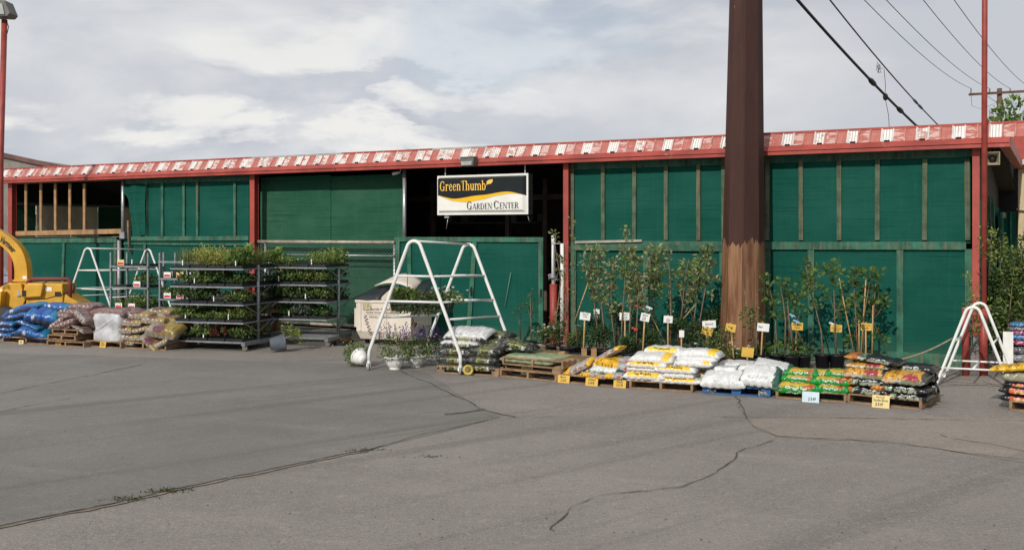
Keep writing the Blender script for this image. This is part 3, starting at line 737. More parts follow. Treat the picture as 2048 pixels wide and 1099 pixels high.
def glyph(ch):
    g = Glyph(); w = 0
    if ch in 'GC':
        g.A(.44, .5, .43, .52, 48, 318); g.R(.70, .76, .66, .97); w = .92
        if ch == 'G': g.R(.66, .80, .02, .42); g.R(.55, .90, .40, .45); w = .96
        else: g.R(.72, .77, .10, .26)
    elif ch == 'r': g.V(.17, 0, .68, sf=(1,2)); g.A(.40, .40, .22, .28, 40, 150, .1, .08, 8); g.A(.50, .56, .07, .07, 0, 360, .07, .069, 8); w = .58
    elif ch == 'e': g.A(.31, .34, .30, .36, 15, 325); g.R(.09, .58, .35, .40); w = .64
    elif ch in 'nhm':
        g.V(.17, 0, 1.0 if ch == 'h' else .68, sf=(1,2)); g.A(.375, .40, .27, .29, 0, 150, .165, .09, 8); g.V(.58, 0, .42, sf=(1,0)); w = .76
        if ch == 'm': g.A(.785, .40, .27, .29, 0, 150, .165, .09, 8); g.V(.99, 0, .42, sf=(1,0)); w = 1.17
    elif ch == 'u': g.V(.16, .24, .68, sf=(0,2)); g.V(.57, 0, .68, sf=(0,2)); g.A(.36, .26, .265, .28, 180, 340, .165, .09, 8); g.R(.57, .72, 0, .045); w = .76
    elif ch == 'b': g.V(.14, .02, 1.0, sf=(0,2)); g.A(.37, .34, .30, .36, -180, 180, .165, .08, 18); w = .72
    elif ch == 'T': g.V(.42, 0, 1, .15, sf=(1,0)); g.R(.02, .82, .95, 1.0); g.R(.02, .06, .76, 1); g.R(.78, .82, .76, 1); w = .84
    elif ch == 'A': g.Dg(.10, 0, .42, 1, .06); g.Dg(.76, 0, .44, 1, .15); g.R(.2, .64, .30, .35); g.R(-.02, .24, 0, .045); g.R(.58, .92, 0, .045); w = .9
    elif ch == 'R': g.V(.18, 0, 1, .14); g.A(.38, .735, .28, .265, -90, 90, .13, .05, 10); g.R(.2, .40, .95, 1); g.R(.2, .42, .47, .52); g.Dg(.70, 0, .40, .50, .15); g.R(.60, .86, 0, .045); w = .84
    elif ch == 'D': g.V(.18, 0, 1, .14); g.A(.38, .5, .44, .5, -90, 90, .14, .05, 14); g.R(.2, .40, .95, 1); g.R(.2, .40, 0, .05); w = .9
    elif ch == 'E': g.V(.18, 0, 1, .14); g.R(.2, .66, .95, 1); g.R(.2, .66, 0, .05); g.R(.2, .50, .49, .54); g.R(.62, .66, .78, 1); g.R(.64, .68, 0, .24); g.R(.48, .52, .4, .62); w = .74
    elif ch == 'N': g.V(.14, 0, 1, .06); g.V(.80, .0, 1, .06, sf=(0,1)); g.Dg(.16, 1, .78, 0, .15); w = .94
    else: w = .35
    return g.polys, w
def serif_line(m, txt, s0, s1, tb0, tb1, ch0, y, sc=None):
    """letters between s0..s1; baseline tb (left, right), cap height ch0 (in t)"""
    items = []; x = 0
    for i, c in enumerate(txt):
        k = sc[i] if sc else 1.0
        ps, wd = glyph(c); items.append((x, ps, k)); x += wd*k+(.0 if c == 'n' and i < len(txt)-1 and txt[i+1] == 'T' else .03)-(.12 if c == 'T' and i > 0 and txt[i-1] == 'n' else 0)
    n = 0
    for x0, ps, k in items:
        for p in ps:
            q = []
            for a, b in p:
                s_ = s0+(x0+a*k)/x*(s1-s0); f = (s_-s0)/(s1-s0)
                q.append(S(s_, tb0+(tb1-tb0)*f-b*k*ch0, y-.0004*(n % 40)))
            m.add(q, [tuple(range(len(q)))]); n += 1
m = M(); serif_line(m, 'GreenThumb', .045, .565, .39, .39, .245, y2-.012)
# leaf
lf = [S(.568,.22,y2-.012), S(.572,.165,y2-.012), S(.60,.135,y2-.012), S(.635,.125,y2-.012), S(.633,.19,y2-.012), S(.615,.235,y2-.012), S(.575,.25,y2-.012), S(.568,.29,y2-.012)]
m.add(lf, [tuple(range(8))]); m.build('green_thumb_lettering', SYT, sign)
m = M(); serif_line(m, 'GARDEN CENTER', .35, .915, .868, .850, .17, y2-.012, [1.15]+[.88]*5+[.8]+[1.15]+[.88]*5); m.build('garden_center_lettering', INK, sign)
for s_ in (.065, .945):
    m = M(); zc = ZB+.05-zb
    k = 0; z_ = SH
    while z_ < zc: m.lathe([(.016,-.02), (.022,0), (.016,.02)], 6, at=(s_*SL, .08, z_)); z_ += .038
    m.tube([(s_*SL, .08, SH-.01), (s_*SL, .08, zc)], .006, 5); m.build('hanging_chain', GALV, sign)
m = M(); m.box(.07*SL, .12*SL, .02, .10, -.07, -.001); m.tube([(.10*SL,.06,-.06), (.09*SL,.06,-.2), (.08*SL,.06,-.33)], .008, 5); m.build('power_lead', GALV, sign); m = M(); m.tube([(.975*SL,.06,0), (.985*SL,.06,-.1), (.995*SL,.06,-.16)], .006, 5); m.build('loose_wire', GALV, sign)

# ------------------------------------------------------------------ neighbours
nbR = thing('neighbour_building', 'tan stucco building with red metal parapet at the right edge', 'building', WF.P(WF.u(2033, DEP-.4), DEP-.4), WF.rot)
m = M(); m.box(.02, 14, 0, 8, 0, 4.2); m.build('wall', TAN, nbR)
m = M(); m.box(-.9, .36, -.25, .2, 4.25, 5.14)
for k in range(8): m.box(-.9+k*.17-.012, -.9+k*.17+.012, -.275, -.25, 4.25, 5.14)
m.build('parapet', mat('red_parapet', (.36,.05,.036), .5, .15, 2, dirt=(.5,.35,.3), dirt_at=.68), nbR)
m = M(); m.box(.37, .45, -.3, .2, 4.2, 5.17); m.box(.455, 9, -.26, .2, 4.25, 5.1); m.build('white_trim', WHITEP, nbR)
m = M(); m.box(-.02, .9, -.35, -.01, 4.12, 4.24); m.build('gutter', GALV, nbR)
m = M(); m.tube([(.25,-.08,.2), (.25,-.08,2.9), (.2,-.08,3.05), (.0,-.08,3.06)], .035, 8); m.build('conduit', TAN, nbR)
nbL = thing('neighbour_building', 'grey block building with red trimmed sloping parapet behind the left eave', 'building', at(-40, 465, 48)*Vector((1,1,0)), 0)
p = [(-9,0), (6.5,0), (6.5,5.0), (4.9,5.5), (.7,6.25), (-9,6.4)]
m = M(); m.prism(p, 0, 10); m.build('wall', CONC, nbL)
m = M(); m.bar((-9,-.02,6.42), (.7,-.02,6.28), .3, .22); m.bar((.7,-.02,6.28), (6.5,-.02,5.02), .3, .2); m.build('parapet_trim', mat('brown_cap', (.13,.065,.055), .7, .3, 2), nbL)
tw = thing('tan_building', 'tan rear building with a red striped awning seen past the left corner post', 'building', WF.P(-9, DEP+4.2), WF.rot)
m = M(); m.box(0, 20, 0, 6, 0, 5.2); m.build('wall', TAN, tw)
for x0, x1, z0, z1 in ((10.4,12.0,1.6,3.2), (13.4,15.2,1.3,3.4)):
    m = M(); m.box(x0, x1, -.03, -.002, z0, z1); m.build('window', mat('dim_window', (.05,.07,.065), .3), tw)
m = M(); m.add([(-2,-1.3,3.35), (WF.u(14,DEP+2.9)+9,-1.3,3.35), (WF.u(14,DEP+2.9)+9,-.01,4.1), (-2,-.01,4.1)], [(0,1,2,3)]); m.build('awning', ROOF, tw)
car = thing('parked_car', 'pale car mostly hidden behind the yellow wood chipper at left', 'car', at(-58, 465, 36)*Vector((1,1,0)), R(-15))
m = M(); m.prism([(-2.1,.35), (2.1,.35), (2.15,.8), (1.3,.95), (-2.1,.95)], -.85, .85); m.prism([(-1.5,.955), (1.1,.955), (.5,1.45), (-1.1,1.45)], -.78, .78); m.build('body', mat('pale_car_paint', (.35,.38,.42), .3), car, .06)
m = M(); m.prism([(-1.3,1.0), (.85,1.0), (.4,1.38), (-1.0,1.38)], -.80, .80); m.build('window', mat('car_glass', (.03,.04,.05), .1), car)
for x_ in (-1.3, 1.35):
    for y_ in (-.8, .8):
        m = M(); m.lathe([(.0,-.1), (.32,-.1), (.33,0), (.32,.1), (0,.1)], 18, rot=Matrix.Rotation(R(90), 3, 'X'), at=(x_,y_,.33)); m.build('wheel', RUBBER, car)

# ------------------------------------------------------------------ columns, poles, wires
Yc = 19.75; cb = at(1485, 465, Yc); cb.z = 0
col = M(); n = 8; prof = []
zt_ = 11.0
def crad(z): # measured widths at ground and at the top edge of the photograph
    w0, w1 = 86/F*Yc, 61/F*Yc; z1_ = H+465/F*Yc
    return .5*(w0+(w1-w0)*z/z1_)*1.02
vs = []; nz = 24
for i in range(nz+1):
    z_ = zt_*i/nz; off = (1492.5-1485)/F*Yc*z_/(H+465/F*Yc)*.9
    for j in range(n):
        a = 2*math.pi*(j+.5)/n+R(10); r = crad(z_)/math.cos(math.pi/n)*.96; vs.append((r*math.cos(a)+off, r*math.sin(a), z_))
col.add(vs, [(i*n+j, i*n+(j+1)%n, (i+1)*n+(j+1)%n, (i+1)*n+j) for i in range(nz) for j in range(n)])
o = col.build('rusty_column', COLM); o.location = cb
tag(o, 'huge tapering rust brown steel column with bare lighter base beside the potted trees', 'column')
fp = thing('red_pole', 'tall thin red pole rising past the right end of the eave', 'pole', G(1967, 751))
m = M(); m.tube([(0,0,0), (.04,0,12)], .047, 12); m.build('shaft', REDPIPE, fp); m = M(); m.tube([(0,0,0), (0,0,1.18)], .068, 14); m.build('sleeve', REDPIPE, fp)
bo = thing('bollard', 'red steel bollard left of the tall pole behind the small white frame', 'bollard', G(1931, 751))
m = M(); m.tube([(0,0,0), (0,0,1.18)], .06, 14); m.build('post', REDPIPE, bo); m = M(); m.sphere((0,0,1.18), .06, 12, 6, sc=(1,1,.35)); m.build('cap', CONC, bo)
lp = thing('lamp_post', 'red lamp post with a grey floodlight at the far left edge', 'lamp post', at(1, 465, 27)*Vector((1,1,0)))
m = M(); a = at(9, 40, 27); b = at(1, 330, 27); m.tube([(0,0,0), (b.x-lp.location.x, 0, b.z), (a.x-lp.location.x, 0, a.z)], .075, 10); m.build('shaft', REDPIPE, lp)
hx_ = a.x-lp.location.x; hz_ = a.z
m = M(); m.prism([(-.42,.05), (.22,.03), (.30,.12), (.16,.46), (-.42,.50)], -.3, .15); m.build('lamp_head', GREYB, lp, .02).location = (hx_, 0, hz_)
m = M(); m.prism([(-.38,.10), (.16,.08), (.10,.36), (-.38,.38)], -.33, -.302); m.build('lamp_glass', LIGHTG, lp).location = (hx_, 0, hz_)
m = M(); m.tube([(.07,-.05,0), (.14,-.06,-.2), (.1,-.06,-.38), (.05,-.05,-.3)], .012, 5); m.build('lead', CABLE, lp).location = (hx_, 0, hz_)
# utility pole
Yu = 60; ub = at(1999, 465, Yu)
up = thing('utility_pole', 'wooden utility pole with crossarm and transformer behind the right roof', 'utility pole', (ub.x, Yu, 0))
zt_ = at(1999, 177, Yu).z; za = at(1999, 187, Yu).z
PW = mat('weathered_pole', (.13,.075,.045), .9, .3, 6, streak=.5, dirt=(.06,.04,.03))
m = M(); m.tube([(0,0,0), (0,0,zt_)], [.17,.14], 12); m.build('pole', PW, up)
xa, xb = at(1935,190,Yu).x-ub.x, at(2075,182,Yu).x-ub.x
m = M(); m.bar((xa,-.2,at(1935,190,Yu).z), (xb,-.2,at(2075,182,Yu).z), .12, .14); m.build('crossarm', PW, up)
for sx in (xa*.55, -xa*.55):
    m = M(); m.bar((sx,-.22,za-.02), (0,-.18,za-.75), .03, .03); m.build('brace', GALV, up)
ins = []
for px in (1939, 1976, 2017, 2060):
    x = at(px,180,Yu).x-ub.x; z_ = za+.10-(.0)
    m = M(); m.lathe([(0,-.1), (.02,-.1), (.06,.02), (.03,.06), (.06,.10), (.02,.18), (0,.18)], 8, at=(x,-.2,z_)); m.build('insulator', mat('porcelain', (.25,.24,.24), .3), up); ins.append(Vector((ub.x+x, Yu-.2, z_+.17)))
m = M(); xt = at(1985,226,Yu).x-ub.x; z_ = at(1985,242,Yu).z; m.lathe([(0,0), (.24,0), (.25,.05), (.25,.72), (.22,.78), (0,.80)], 16, at=(xt,-.15,z_)); m.tube([(xt,-.15,z_+.8), (xt,-.15,z_+1.02)], .05, 8); m.build('transformer', mat('transformer_grey', (.40,.42,.43), .5), up)
def wire(name, lab, cat, a, b, r, sag, mt, lumps=(), group=None):
    m = M(); pts = [a.lerp(b, k/24)-Vector((0,0,sag*4*(k/24)*(1-k/24))) for k in range(25)]; m.tube(pts, r, 6)
    for k in lumps:
        p = a.lerp(b, k)-Vector((0,0,sag*4*k*(1-k))); q = a.lerp(b, k+.034)-Vector((0,0,sag*4*(k+.034)*(1-k-.034)))
        m.tube([p, p.lerp(q,.3), p.lerp(q,.7), q], [r, r*1.9, r*1.9, r], 8)
    return tag(m.build(name, mt), lab, cat, group)
wire('overhead_cable', 'thick black overhead cable with lumpy splices running down behind the roof', 'cable', at(1450,-170,17), at(1900,310,34), .034, .25, CABLE, (.47,.62,.74,.88))
wire('overhead_cable', 'thinner grey overhead cable just right of the thick black one', 'cable', at(1530,-170,19), at(1930,300,36), .020, .3, CABLEG, (.60,.63))
m = M(); m.tube([at(1768,138,27), at(1771,170,27), at(1770,195,27), at(1777,230,27), at(1779,262,27)], .008, 5)
for k in range(8): m.tube([at(1755+rnd.uniform(-4,6), 128+rnd.uniform(-4,10), 27.5), at(1758+rnd.uniform(-6,8), 134+rnd.uniform(-4,14), 27.5)], .007, 4)
m.sphere(at(1771,194,27), .075, 8, 6, sc=(1,1,1.3))
tag(m.build('hanging_wire', CABLE), 'thin loose wire with knot dangling between the two thick cables', 'wire')
for i, (px, py) in enumerate(((1690,-40), (1735,-40), (1815,-40), (1880,-40))):
    nm = ('leftmost', 'second from left', 'third from left', 'rightmost')[i]
    wire('power_line', 'thin power line to the utility pole, %s of four' % nm, 'power line', at(px, py, 24), ins[i], .012, .35, CABLEG, group='thin power lines to the utility pole')
m = M(); m.tube([ins[0]-Vector((0,0,.3)), ins[0]+Vector((.5,1,-.9)), ins[0]+Vector((1.6,2,-1.0)), Vector((ub.x+xt, Yu, z_+1))], .012, 5); m.tube([ins[3]-Vector((1.2,0,.3)), ins[3]+Vector((-.9,0,-1.6)), ins[3]+Vector((-.5,0,-3))], .012, 5)
m.build('drop_wire', CABLEG, up).matrix_parent_inverse = Matrix.Translation(-up.location)

# ------------------------------------------------------------------ foliage helpers
def jit(c, a=.25, rg=rnd):
    k = 1+rg.uniform(-a, a); return (c[0]*k*(1+rg.uniform(-.12,.12)), c[1]*k, c[2]*k*(1+rg.uniform(-.15,.15)))
GR1 = (.140,.225,.055); GR2 = (.245,.315,.085); GR3 = (.075,.142,.045); YG = (.42,.43,.10); OLV = (.38,.39,.20)
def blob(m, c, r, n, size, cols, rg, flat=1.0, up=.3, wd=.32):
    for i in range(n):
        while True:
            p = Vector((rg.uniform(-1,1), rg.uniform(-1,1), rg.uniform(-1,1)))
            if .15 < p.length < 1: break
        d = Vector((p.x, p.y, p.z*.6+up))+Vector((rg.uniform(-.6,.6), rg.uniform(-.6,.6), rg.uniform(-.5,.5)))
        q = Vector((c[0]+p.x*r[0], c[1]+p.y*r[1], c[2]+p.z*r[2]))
        cl = jit(rg.choice(cols), .3, rg); sh = .65+.35*(p.z*.5+.5)  # lower leaves of a clump darkened, shading put into the leaf colour
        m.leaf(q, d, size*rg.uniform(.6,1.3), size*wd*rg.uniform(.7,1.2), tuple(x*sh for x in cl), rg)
def petals(m, c, r, n, col, rg, sp):
    for i in range(n):
        q = Vector((c[0]+rg.gauss(0,1)*sp[0], c[1]+rg.gauss(0,1)*sp[1], c[2]+rg.gauss(0,1)*sp[2]))
        for k in range(5):
            a = k*1.256+rg.random(); m.leaf(q, (math.cos(a), math.sin(a)-.4, .5), r, r*.5, jit(col, .12, rg), rg)

# tree behind roof, bush at the right
def tree_at(name, lab, base, ht, rad, n, cols, seed, group=None, size=.35):
    rg = random.Random(seed); t = thing(name, lab, 'tree', base, 0, group)
    m = M(); tips = []
    m.tube([(0,0,0), (.1,.05,ht*.3), (0,0,ht*.62)], [.25,.2,.12], 8)
    for i in range(10):
        a = i*2.4; q = Vector((rad*.75*math.cos(a), rad*.75*math.sin(a), ht*rg.uniform(.55,.92))); m.tube([(0,0,ht*rg.uniform(.3,.55)), q*.55+Vector((0,0,ht*.3)), q], [.1,.06,.02], 5); tips.append(q)
    m.build('trunk', BARK, t); m = M()
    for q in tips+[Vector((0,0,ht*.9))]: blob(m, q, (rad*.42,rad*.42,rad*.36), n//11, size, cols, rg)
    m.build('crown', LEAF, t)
q = at(2110, 465, 52); tree_at('background_tree', 'dark green tree behind the red roof at the top right edge', (q.x, q.y, 0), 9.3, 3.0, 2600, (GR3, GR1, GR2), 5)
bu = thing('climbing_bush', 'dense tall green bush against the right end of the shed', 'bush', (at(2015,465,18.6)).xy.to_3d())
m = M(); rg = random.Random(11); st = M()
for i in range(26):
    x = rg.uniform(-.3,.42); y = rg.uniform(-.5,1.2); h_ = rg.uniform(1.3,2.45)*(1-.25*abs(x)); 
    dx = rg.uniform(-.15,.2); pts = [(x,y,0), (x+dx*.5,y-.05,h_*.5), (x+dx,y-.1,h_)]; st.tube(pts, [.014,.01,.004], 5)
    for k in range(15):
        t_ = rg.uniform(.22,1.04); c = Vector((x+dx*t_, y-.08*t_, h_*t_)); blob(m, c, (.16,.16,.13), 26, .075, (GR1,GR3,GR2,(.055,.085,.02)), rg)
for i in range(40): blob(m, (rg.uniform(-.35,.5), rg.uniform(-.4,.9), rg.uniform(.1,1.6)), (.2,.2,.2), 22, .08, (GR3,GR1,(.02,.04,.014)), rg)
st.build('stem', BARK, bu); m.build('foliage', LEAF, bu)
vi = thing('vine', 'straggly green vine hanging on the red post behind the small white frame', 'vine', G(1948, 748))
m = M(); st = M(); rg = random.Random(13)
for x0, zs in ((-.16,1.42), (.04,1.25), (.12,1.0), (.15,.8), (-.05,.95), (.25,2.2), (.1,2.3)):
    pts = [Vector((x0+.05*math.sin(k*1.3+x0*9), -.12-.02*k, zs-.12*k+.3)) for k in range(5)]; st.tube(pts, .005, 4)
    for p in pts: blob(m, p, (.07,.06,.07), 14, .06, (GR1,GR2,YG), rg)
st.build('stem', BARK, vi); m.build('foliage', LEAF, vi)
#PART2
# ------------------------------------------------------------------ bags
def bag_pt(L, Wd, T, u, t, seed, bend=0.0):
    x = u*2-1; a = abs(x)
    h = T/2*max(0.0, (1-a**7))**.55+.005
    wv = Wd/2*(1-.05*(1-a**8)+.02*noise.noise(Vector((u*5, seed, 1))))
    ct, st = math.cos(t), math.sin(t)
    y = -wv*math.copysign(abs(ct)**.62, ct)
    z = h*(abs(st)**.58 if st > 0 else -.82*abs(st)**.6)
    o = noise.noise(Vector((x*L*5, y*7, seed*3.1)))*.011*T/.13+noise.noise(Vector((x*L*16, y*11, seed*1.7+9)))*.006
    z -= (.012*(1-min(1, abs(noise.noise(Vector((x*L*6+seed, y*3.5, seed*2.3))))*5)) if st > -.2 else 0)*(h/(T/2))
    k = max(0, 1-abs(2*z/T))
    z += o*(.35 if st < 0 else 1)*(h/(T/2))
    z += .012*math.sin(u*40+seed)*k*(h/(T/2))*.6
    y += .010*math.sin(u*33+seed*2)*abs(ct)**3
    z -= bend*x*x
    return Vector((x*L/2+.008*math.sin(t*3+seed), y, z))
NU, NT = 44, 28
def bag_mesh(name, L, Wd, T, colf, seed=0, bend=0.0):
    m = M(); vs = []; cs = []
    for i in range(NU+1):
        for j in range(NT):
            u, v = i/NU, j/NT; vs.append(bag_pt(L, Wd, T, u, v*2*math.pi, seed, bend)); cs.append(colf(u, v, seed))
    b = m.add(vs, [(i*NT+j, (i+1)*NT+j, (i+1)*NT+(j+1)%NT, i*NT+(j+1)%NT) for i in range(NU) for j in range(NT)], lambda k: cs[k], True)
    for e in (0, NU):
        m.f.append([e*NT+j for j in range(NT)][::(1 if e == 0 else -1)]); m.c.append(lambda k: cs[k]); m.smooth.append(False)
    return m.mesh(name)
def bag_text(m, s, prm, u0, u1, v0, v1, shear=0.0, bold=0.02, off=.006):
    L, Wd, T, seed, bend = prm
    def fn(a, b):
        u = u0+(u1-u0)*a; t = (v0+(v1-v0)*b)*2*math.pi
        p = bag_pt(L, Wd, T, u, t, seed, bend); q = bag_pt(L, Wd, T, u, t+.05, seed, bend); r = bag_pt(L, Wd, T, min(u+.01,1), t, seed, bend)
        nn = (r-p).cross(q-p)
        return p+(nn.normalized() if nn.length > 1e-9 else Vector((0,-1,0)))*off
    put_text(m, s, fn, shear, bold)
def N2(u, v, s, f=1.0): return noise.noise(Vector((u*f*3, math.cos(v*6.283)*f*.9+s*7.3, math.sin(v*6.283)*f*.9)))
def mixc(a, b, k): k = max(0, min(1, k)); return tuple(x+(y-x)*k for x, y in zip(a, b))
WHT = (.66,.66,.645)
def sgn(v): return v if v <= .5 else v-1          # height round the bag: 0 front seam, + over the top
def c_white(u, v, s):
    c = WHT; w_ = sgn(v)
    if w_ < -.02 and w_ > -.3: c = mixc(WHT, (.40,.40,.42), .75 if (u*16+w_*6) % 1 < .42 else 0)
    if .035 < w_ < .17 and .10 < u < .86+.04*N2(u,v,s,3): c = (.80,.50,.025)
    return c
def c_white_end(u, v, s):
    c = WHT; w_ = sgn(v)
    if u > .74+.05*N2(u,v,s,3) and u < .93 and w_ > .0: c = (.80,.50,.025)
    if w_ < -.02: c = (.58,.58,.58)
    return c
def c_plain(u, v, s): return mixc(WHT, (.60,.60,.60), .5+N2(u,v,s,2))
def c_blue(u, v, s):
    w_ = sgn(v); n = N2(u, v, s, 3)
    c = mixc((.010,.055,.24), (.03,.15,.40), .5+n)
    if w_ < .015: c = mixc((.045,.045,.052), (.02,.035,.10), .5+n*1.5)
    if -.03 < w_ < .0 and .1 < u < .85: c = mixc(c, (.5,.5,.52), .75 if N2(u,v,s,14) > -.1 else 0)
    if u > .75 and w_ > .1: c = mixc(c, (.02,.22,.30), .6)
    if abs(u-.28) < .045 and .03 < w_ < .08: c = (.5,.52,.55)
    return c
def c_mulch(u, v, s):
    n = N2(u, v, s, 9); n2 = N2(u, v, s, 25)
    c = mixc((.125,.068,.058), (.22,.14,.125), .5+n*1.3)
    if n2 > .42: c = (.42,.36,.33)  # pale flecks are gloss glints painted into the bag colour
    return c
def c_mulch_lab(u, v, s):
    c = c_mulch(u, v, s); w_ = sgn(v)
    if .0 < w_ < .16 and .12 < u < .88:
        c = (.40,.37,.35)
        if N2(u,v,s,20) > .12: c = (.05,.04,.045)
    return c
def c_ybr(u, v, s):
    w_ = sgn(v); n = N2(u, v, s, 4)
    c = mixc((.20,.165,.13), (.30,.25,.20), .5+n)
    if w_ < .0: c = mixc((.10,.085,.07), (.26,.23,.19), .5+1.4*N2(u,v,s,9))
    if w_ > .005 and u > .38+.1*n: c = mixc((.30,.20,.03), (.21,.165,.07), .5+1.6*N2(u,v,s,8))
    if w_ > .0 and ((u-.46)/.20)**2+((w_-.14)/.10)**2 < 1: c = (.13,.045,.062)
    if abs(w_+.04) < .015 and N2(u,v,s,16) > 0: c = (.45,.42,.37)
    return c
def c_blk(u, v, s):
    w_ = sgn(v); n = N2(u, v, s, 6); n2 = N2(u, v, s, 14)
    c = mixc((.008,.009,.008), (.034,.035,.03), .5+n2)
    if w_ > .08 and .2 < u < .8: c = mixc((.13,.145,.03), (.05,.055,.03), .5+n*2)
    if -.06 < w_ < .055 and .36 < u < .66: c = (.26,.27,.07)
    if -.05 < w_ < .05 and .70 < u < .76: c = (.45,.45,.44)
    if -.03 < w_ < .0 and .1 < u < .34 and n2 > 0: c = (.26,.10,.07)
    if n2 > .45: c = (.30,.30,.29)
    return c
def c_blkwhite(u, v, s):
    w_ = sgn(v)
    if w_ > .03: return mixc((.60,.60,.60), (.28,.28,.29), .5+2*N2(u,v,s,9)-.4)
    return c_blk(u, v, s)
def c_green(u, v, s):
    w_ = sgn(v); n = N2(u, v, s, 3); e = .03*N2(u,v,s,7)
    c = mixc((.006,.20,.028), (.012,.27,.045), .5+n)
    if .075+e < w_ < .26 and .18+e < u < .86: c = mixc((.60,.40,.03), (.52,.26,.05), .5+1.5*N2(u,v,s,9))
    if ((u-.76)/.11)**2+((w_-.095)/.085)**2 < 1: c = mixc((.30,.065,.03), (.42,.13,.05), .5+2*N2(u,v,s,12))
    return c
def c_flower(u, v, s):
    w_ = sgn(v); n = N2(u, v, s, 4); n2 = N2(u, v, s, 12)
    c = mixc((.005,.005,.006), (.018,.018,.019), .5+n2)
    if w_ < .02 and w_ > -.07 and .42 < u < .80 and n2 > -.25: c = mixc((.22,.26,.14), (.38,.40,.33), .5+n2)
    if w_ > -.06 and u < .24+.1*n: c = mixc((.55,.25,.025), (.30,.05,.02), .5+1.6*N2(u,v,s,7))
    if w_ > -.03 and .24 < u < .38 and n > -.2: c = mixc((.10,.17,.06), (.40,.43,.33), .5+2*n2)
    return c
def c_flower_top(u, v, s):
    w_ = sgn(v); n2 = N2(u, v, s, 12)
    c = c_flower(u, v, s)
    if w_ > .015:
        c = mixc((.60,.33,.05), (.50,.24,.03), .5+2*n2)
        if n2 > .32: c = (.07,.03,.02)
        if ((u-.66)/.17)**2+((w_-.09)/.09)**2 < 1: c = mixc((.26,.02,.03), (.34,.05,.06), .5+2*n2)
        if u > .9: c = (.05,.05,.05)
        if .5 < u < .56 and w_ < .07: c = (.25,.25,.22)
    elif w_ > -.05 and u > .45 and u < .95: c = mixc((.15,.19,.09), (.28,.30,.22), .5+n2)
    elif w_ > -.03: c = (.50,.50,.48)
    return c
def c_wg(u, v, s):
    w_ = sgn(v); c = WHT
    if .0 < w_ < .035 and .08 < u < .9: c = (.02,.11,.065)
    if .07 < w_ < .2 and .15 < u < .8 and (w_*60) % 1 < .42 and N2(u,v,s,22) > -.1: c = (.42,.44,.46)
    return c
def c_wg_end(u, v, s):
    w_ = sgn(v); c = WHT
    if u > .84+.05*N2(u,v,s,4): c = (.035,.10,.07)
    if u < .06: c = (.05,.12,.085)
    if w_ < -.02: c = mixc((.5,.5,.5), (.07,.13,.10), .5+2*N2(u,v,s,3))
    if .07 < w_ < .2 and .22 < u < .72 and (w_*50) % 1 < .4 and N2(u,v,s,22) > 0: c = (.42,.44,.46)
    return c
def c_dog(u, v, s):
    w_ = sgn(v); n = N2(u, v, s, 5)
    c = mixc((.24,.23,.22), (.38,.37,.36), .5+1.5*N2(u,v,s,9))
    if u < .34+.12*n or u > .9: c = mixc((.72,.38,.012), (.66,.42,.04), .5+n)
    if .0 < w_ < .05 and .34 < u < .9: c = (.28,.09,.045)
    return c
def c_dog2(u, v, s):
    w_ = sgn(v); n = N2(u, v, s, 5)
    c = mixc((.72,.38,.012), (.62,.36,.03), .5+n)
    if u > .45: c = mixc((.20,.195,.19), (.45,.45,.44), .5+1.8*N2(u,v,s,9))
    if .72 < u < .9 and -.03 < w_ < .06: c = (.42,.05,.03)
    return c
def c_tealwhite(u, v, s):
    w_ = sgn(v)
    if w_ > .03 and .06 < u < .95: return mixc((.62,.64,.62), (.35,.40,.38), .5+2*N2(u,v,s,12)-.5)
    return mixc((.02,.075,.055), (.05,.13,.10), .5+N2(u,v,s,8))
def c_sage(u, v, s): return mixc((.24,.30,.17), (.31,.37,.22), .5+N2(u,v,s,4))
def c_yellow(u, v, s):
    n = N2(u, v, s, 6); c = mixc((.70,.42,.02), (.62,.34,.01), .5+n)
    if N2(u,v,s,13) > .3: c = (.12,.06,.02)
    return c
def c_orange(u, v, s):
    w_ = sgn(v); c = (.016,.015,.018)
    if .22 < u < .98 and -.09 < w_ < .07: c = mixc((.62,.10,.035), (.55,.14,.06), .5+N2(u,v,s,6))
    if .3 < u < .7 and -.01 < w_ < .01 and N2(u,v,s,22) > 0: c = (.6,.55,.5)
    return c
def c_clear(u, v, s): return mixc((.34,.31,.22), (.16,.18,.13), .5+2*N2(u,v,s,5))
def c_multi(base): 
    def f(u, v, s):
        n = N2(u, v, s, 8); c = mixc(base, tuple(x*.4 for x in base), .5+n)
        if N2(u,v,s,15) > .3: c = (.5,.5,.52)
        return c
    return f
def c_redgrn(u, v, s):
    n = N2(u, v, s, 6); return mixc((.32,.09,.04), (.06,.14,.05), .5+2.2*n)
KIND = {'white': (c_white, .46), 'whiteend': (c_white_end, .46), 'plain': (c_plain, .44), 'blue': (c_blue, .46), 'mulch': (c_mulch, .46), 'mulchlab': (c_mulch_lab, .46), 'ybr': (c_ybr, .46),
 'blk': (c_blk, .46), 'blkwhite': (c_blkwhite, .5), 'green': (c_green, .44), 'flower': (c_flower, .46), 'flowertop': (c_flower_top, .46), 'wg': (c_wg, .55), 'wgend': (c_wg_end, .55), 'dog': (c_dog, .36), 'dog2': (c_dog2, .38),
 'teal': (c_tealwhite, .36), 'sage': (c_sage, .85), 'yellow': (c_yellow, .45), 'orange': (c_orange, .45), 'clear': (c_clear, .45), 'redgrn': (c_redgrn, .5)}
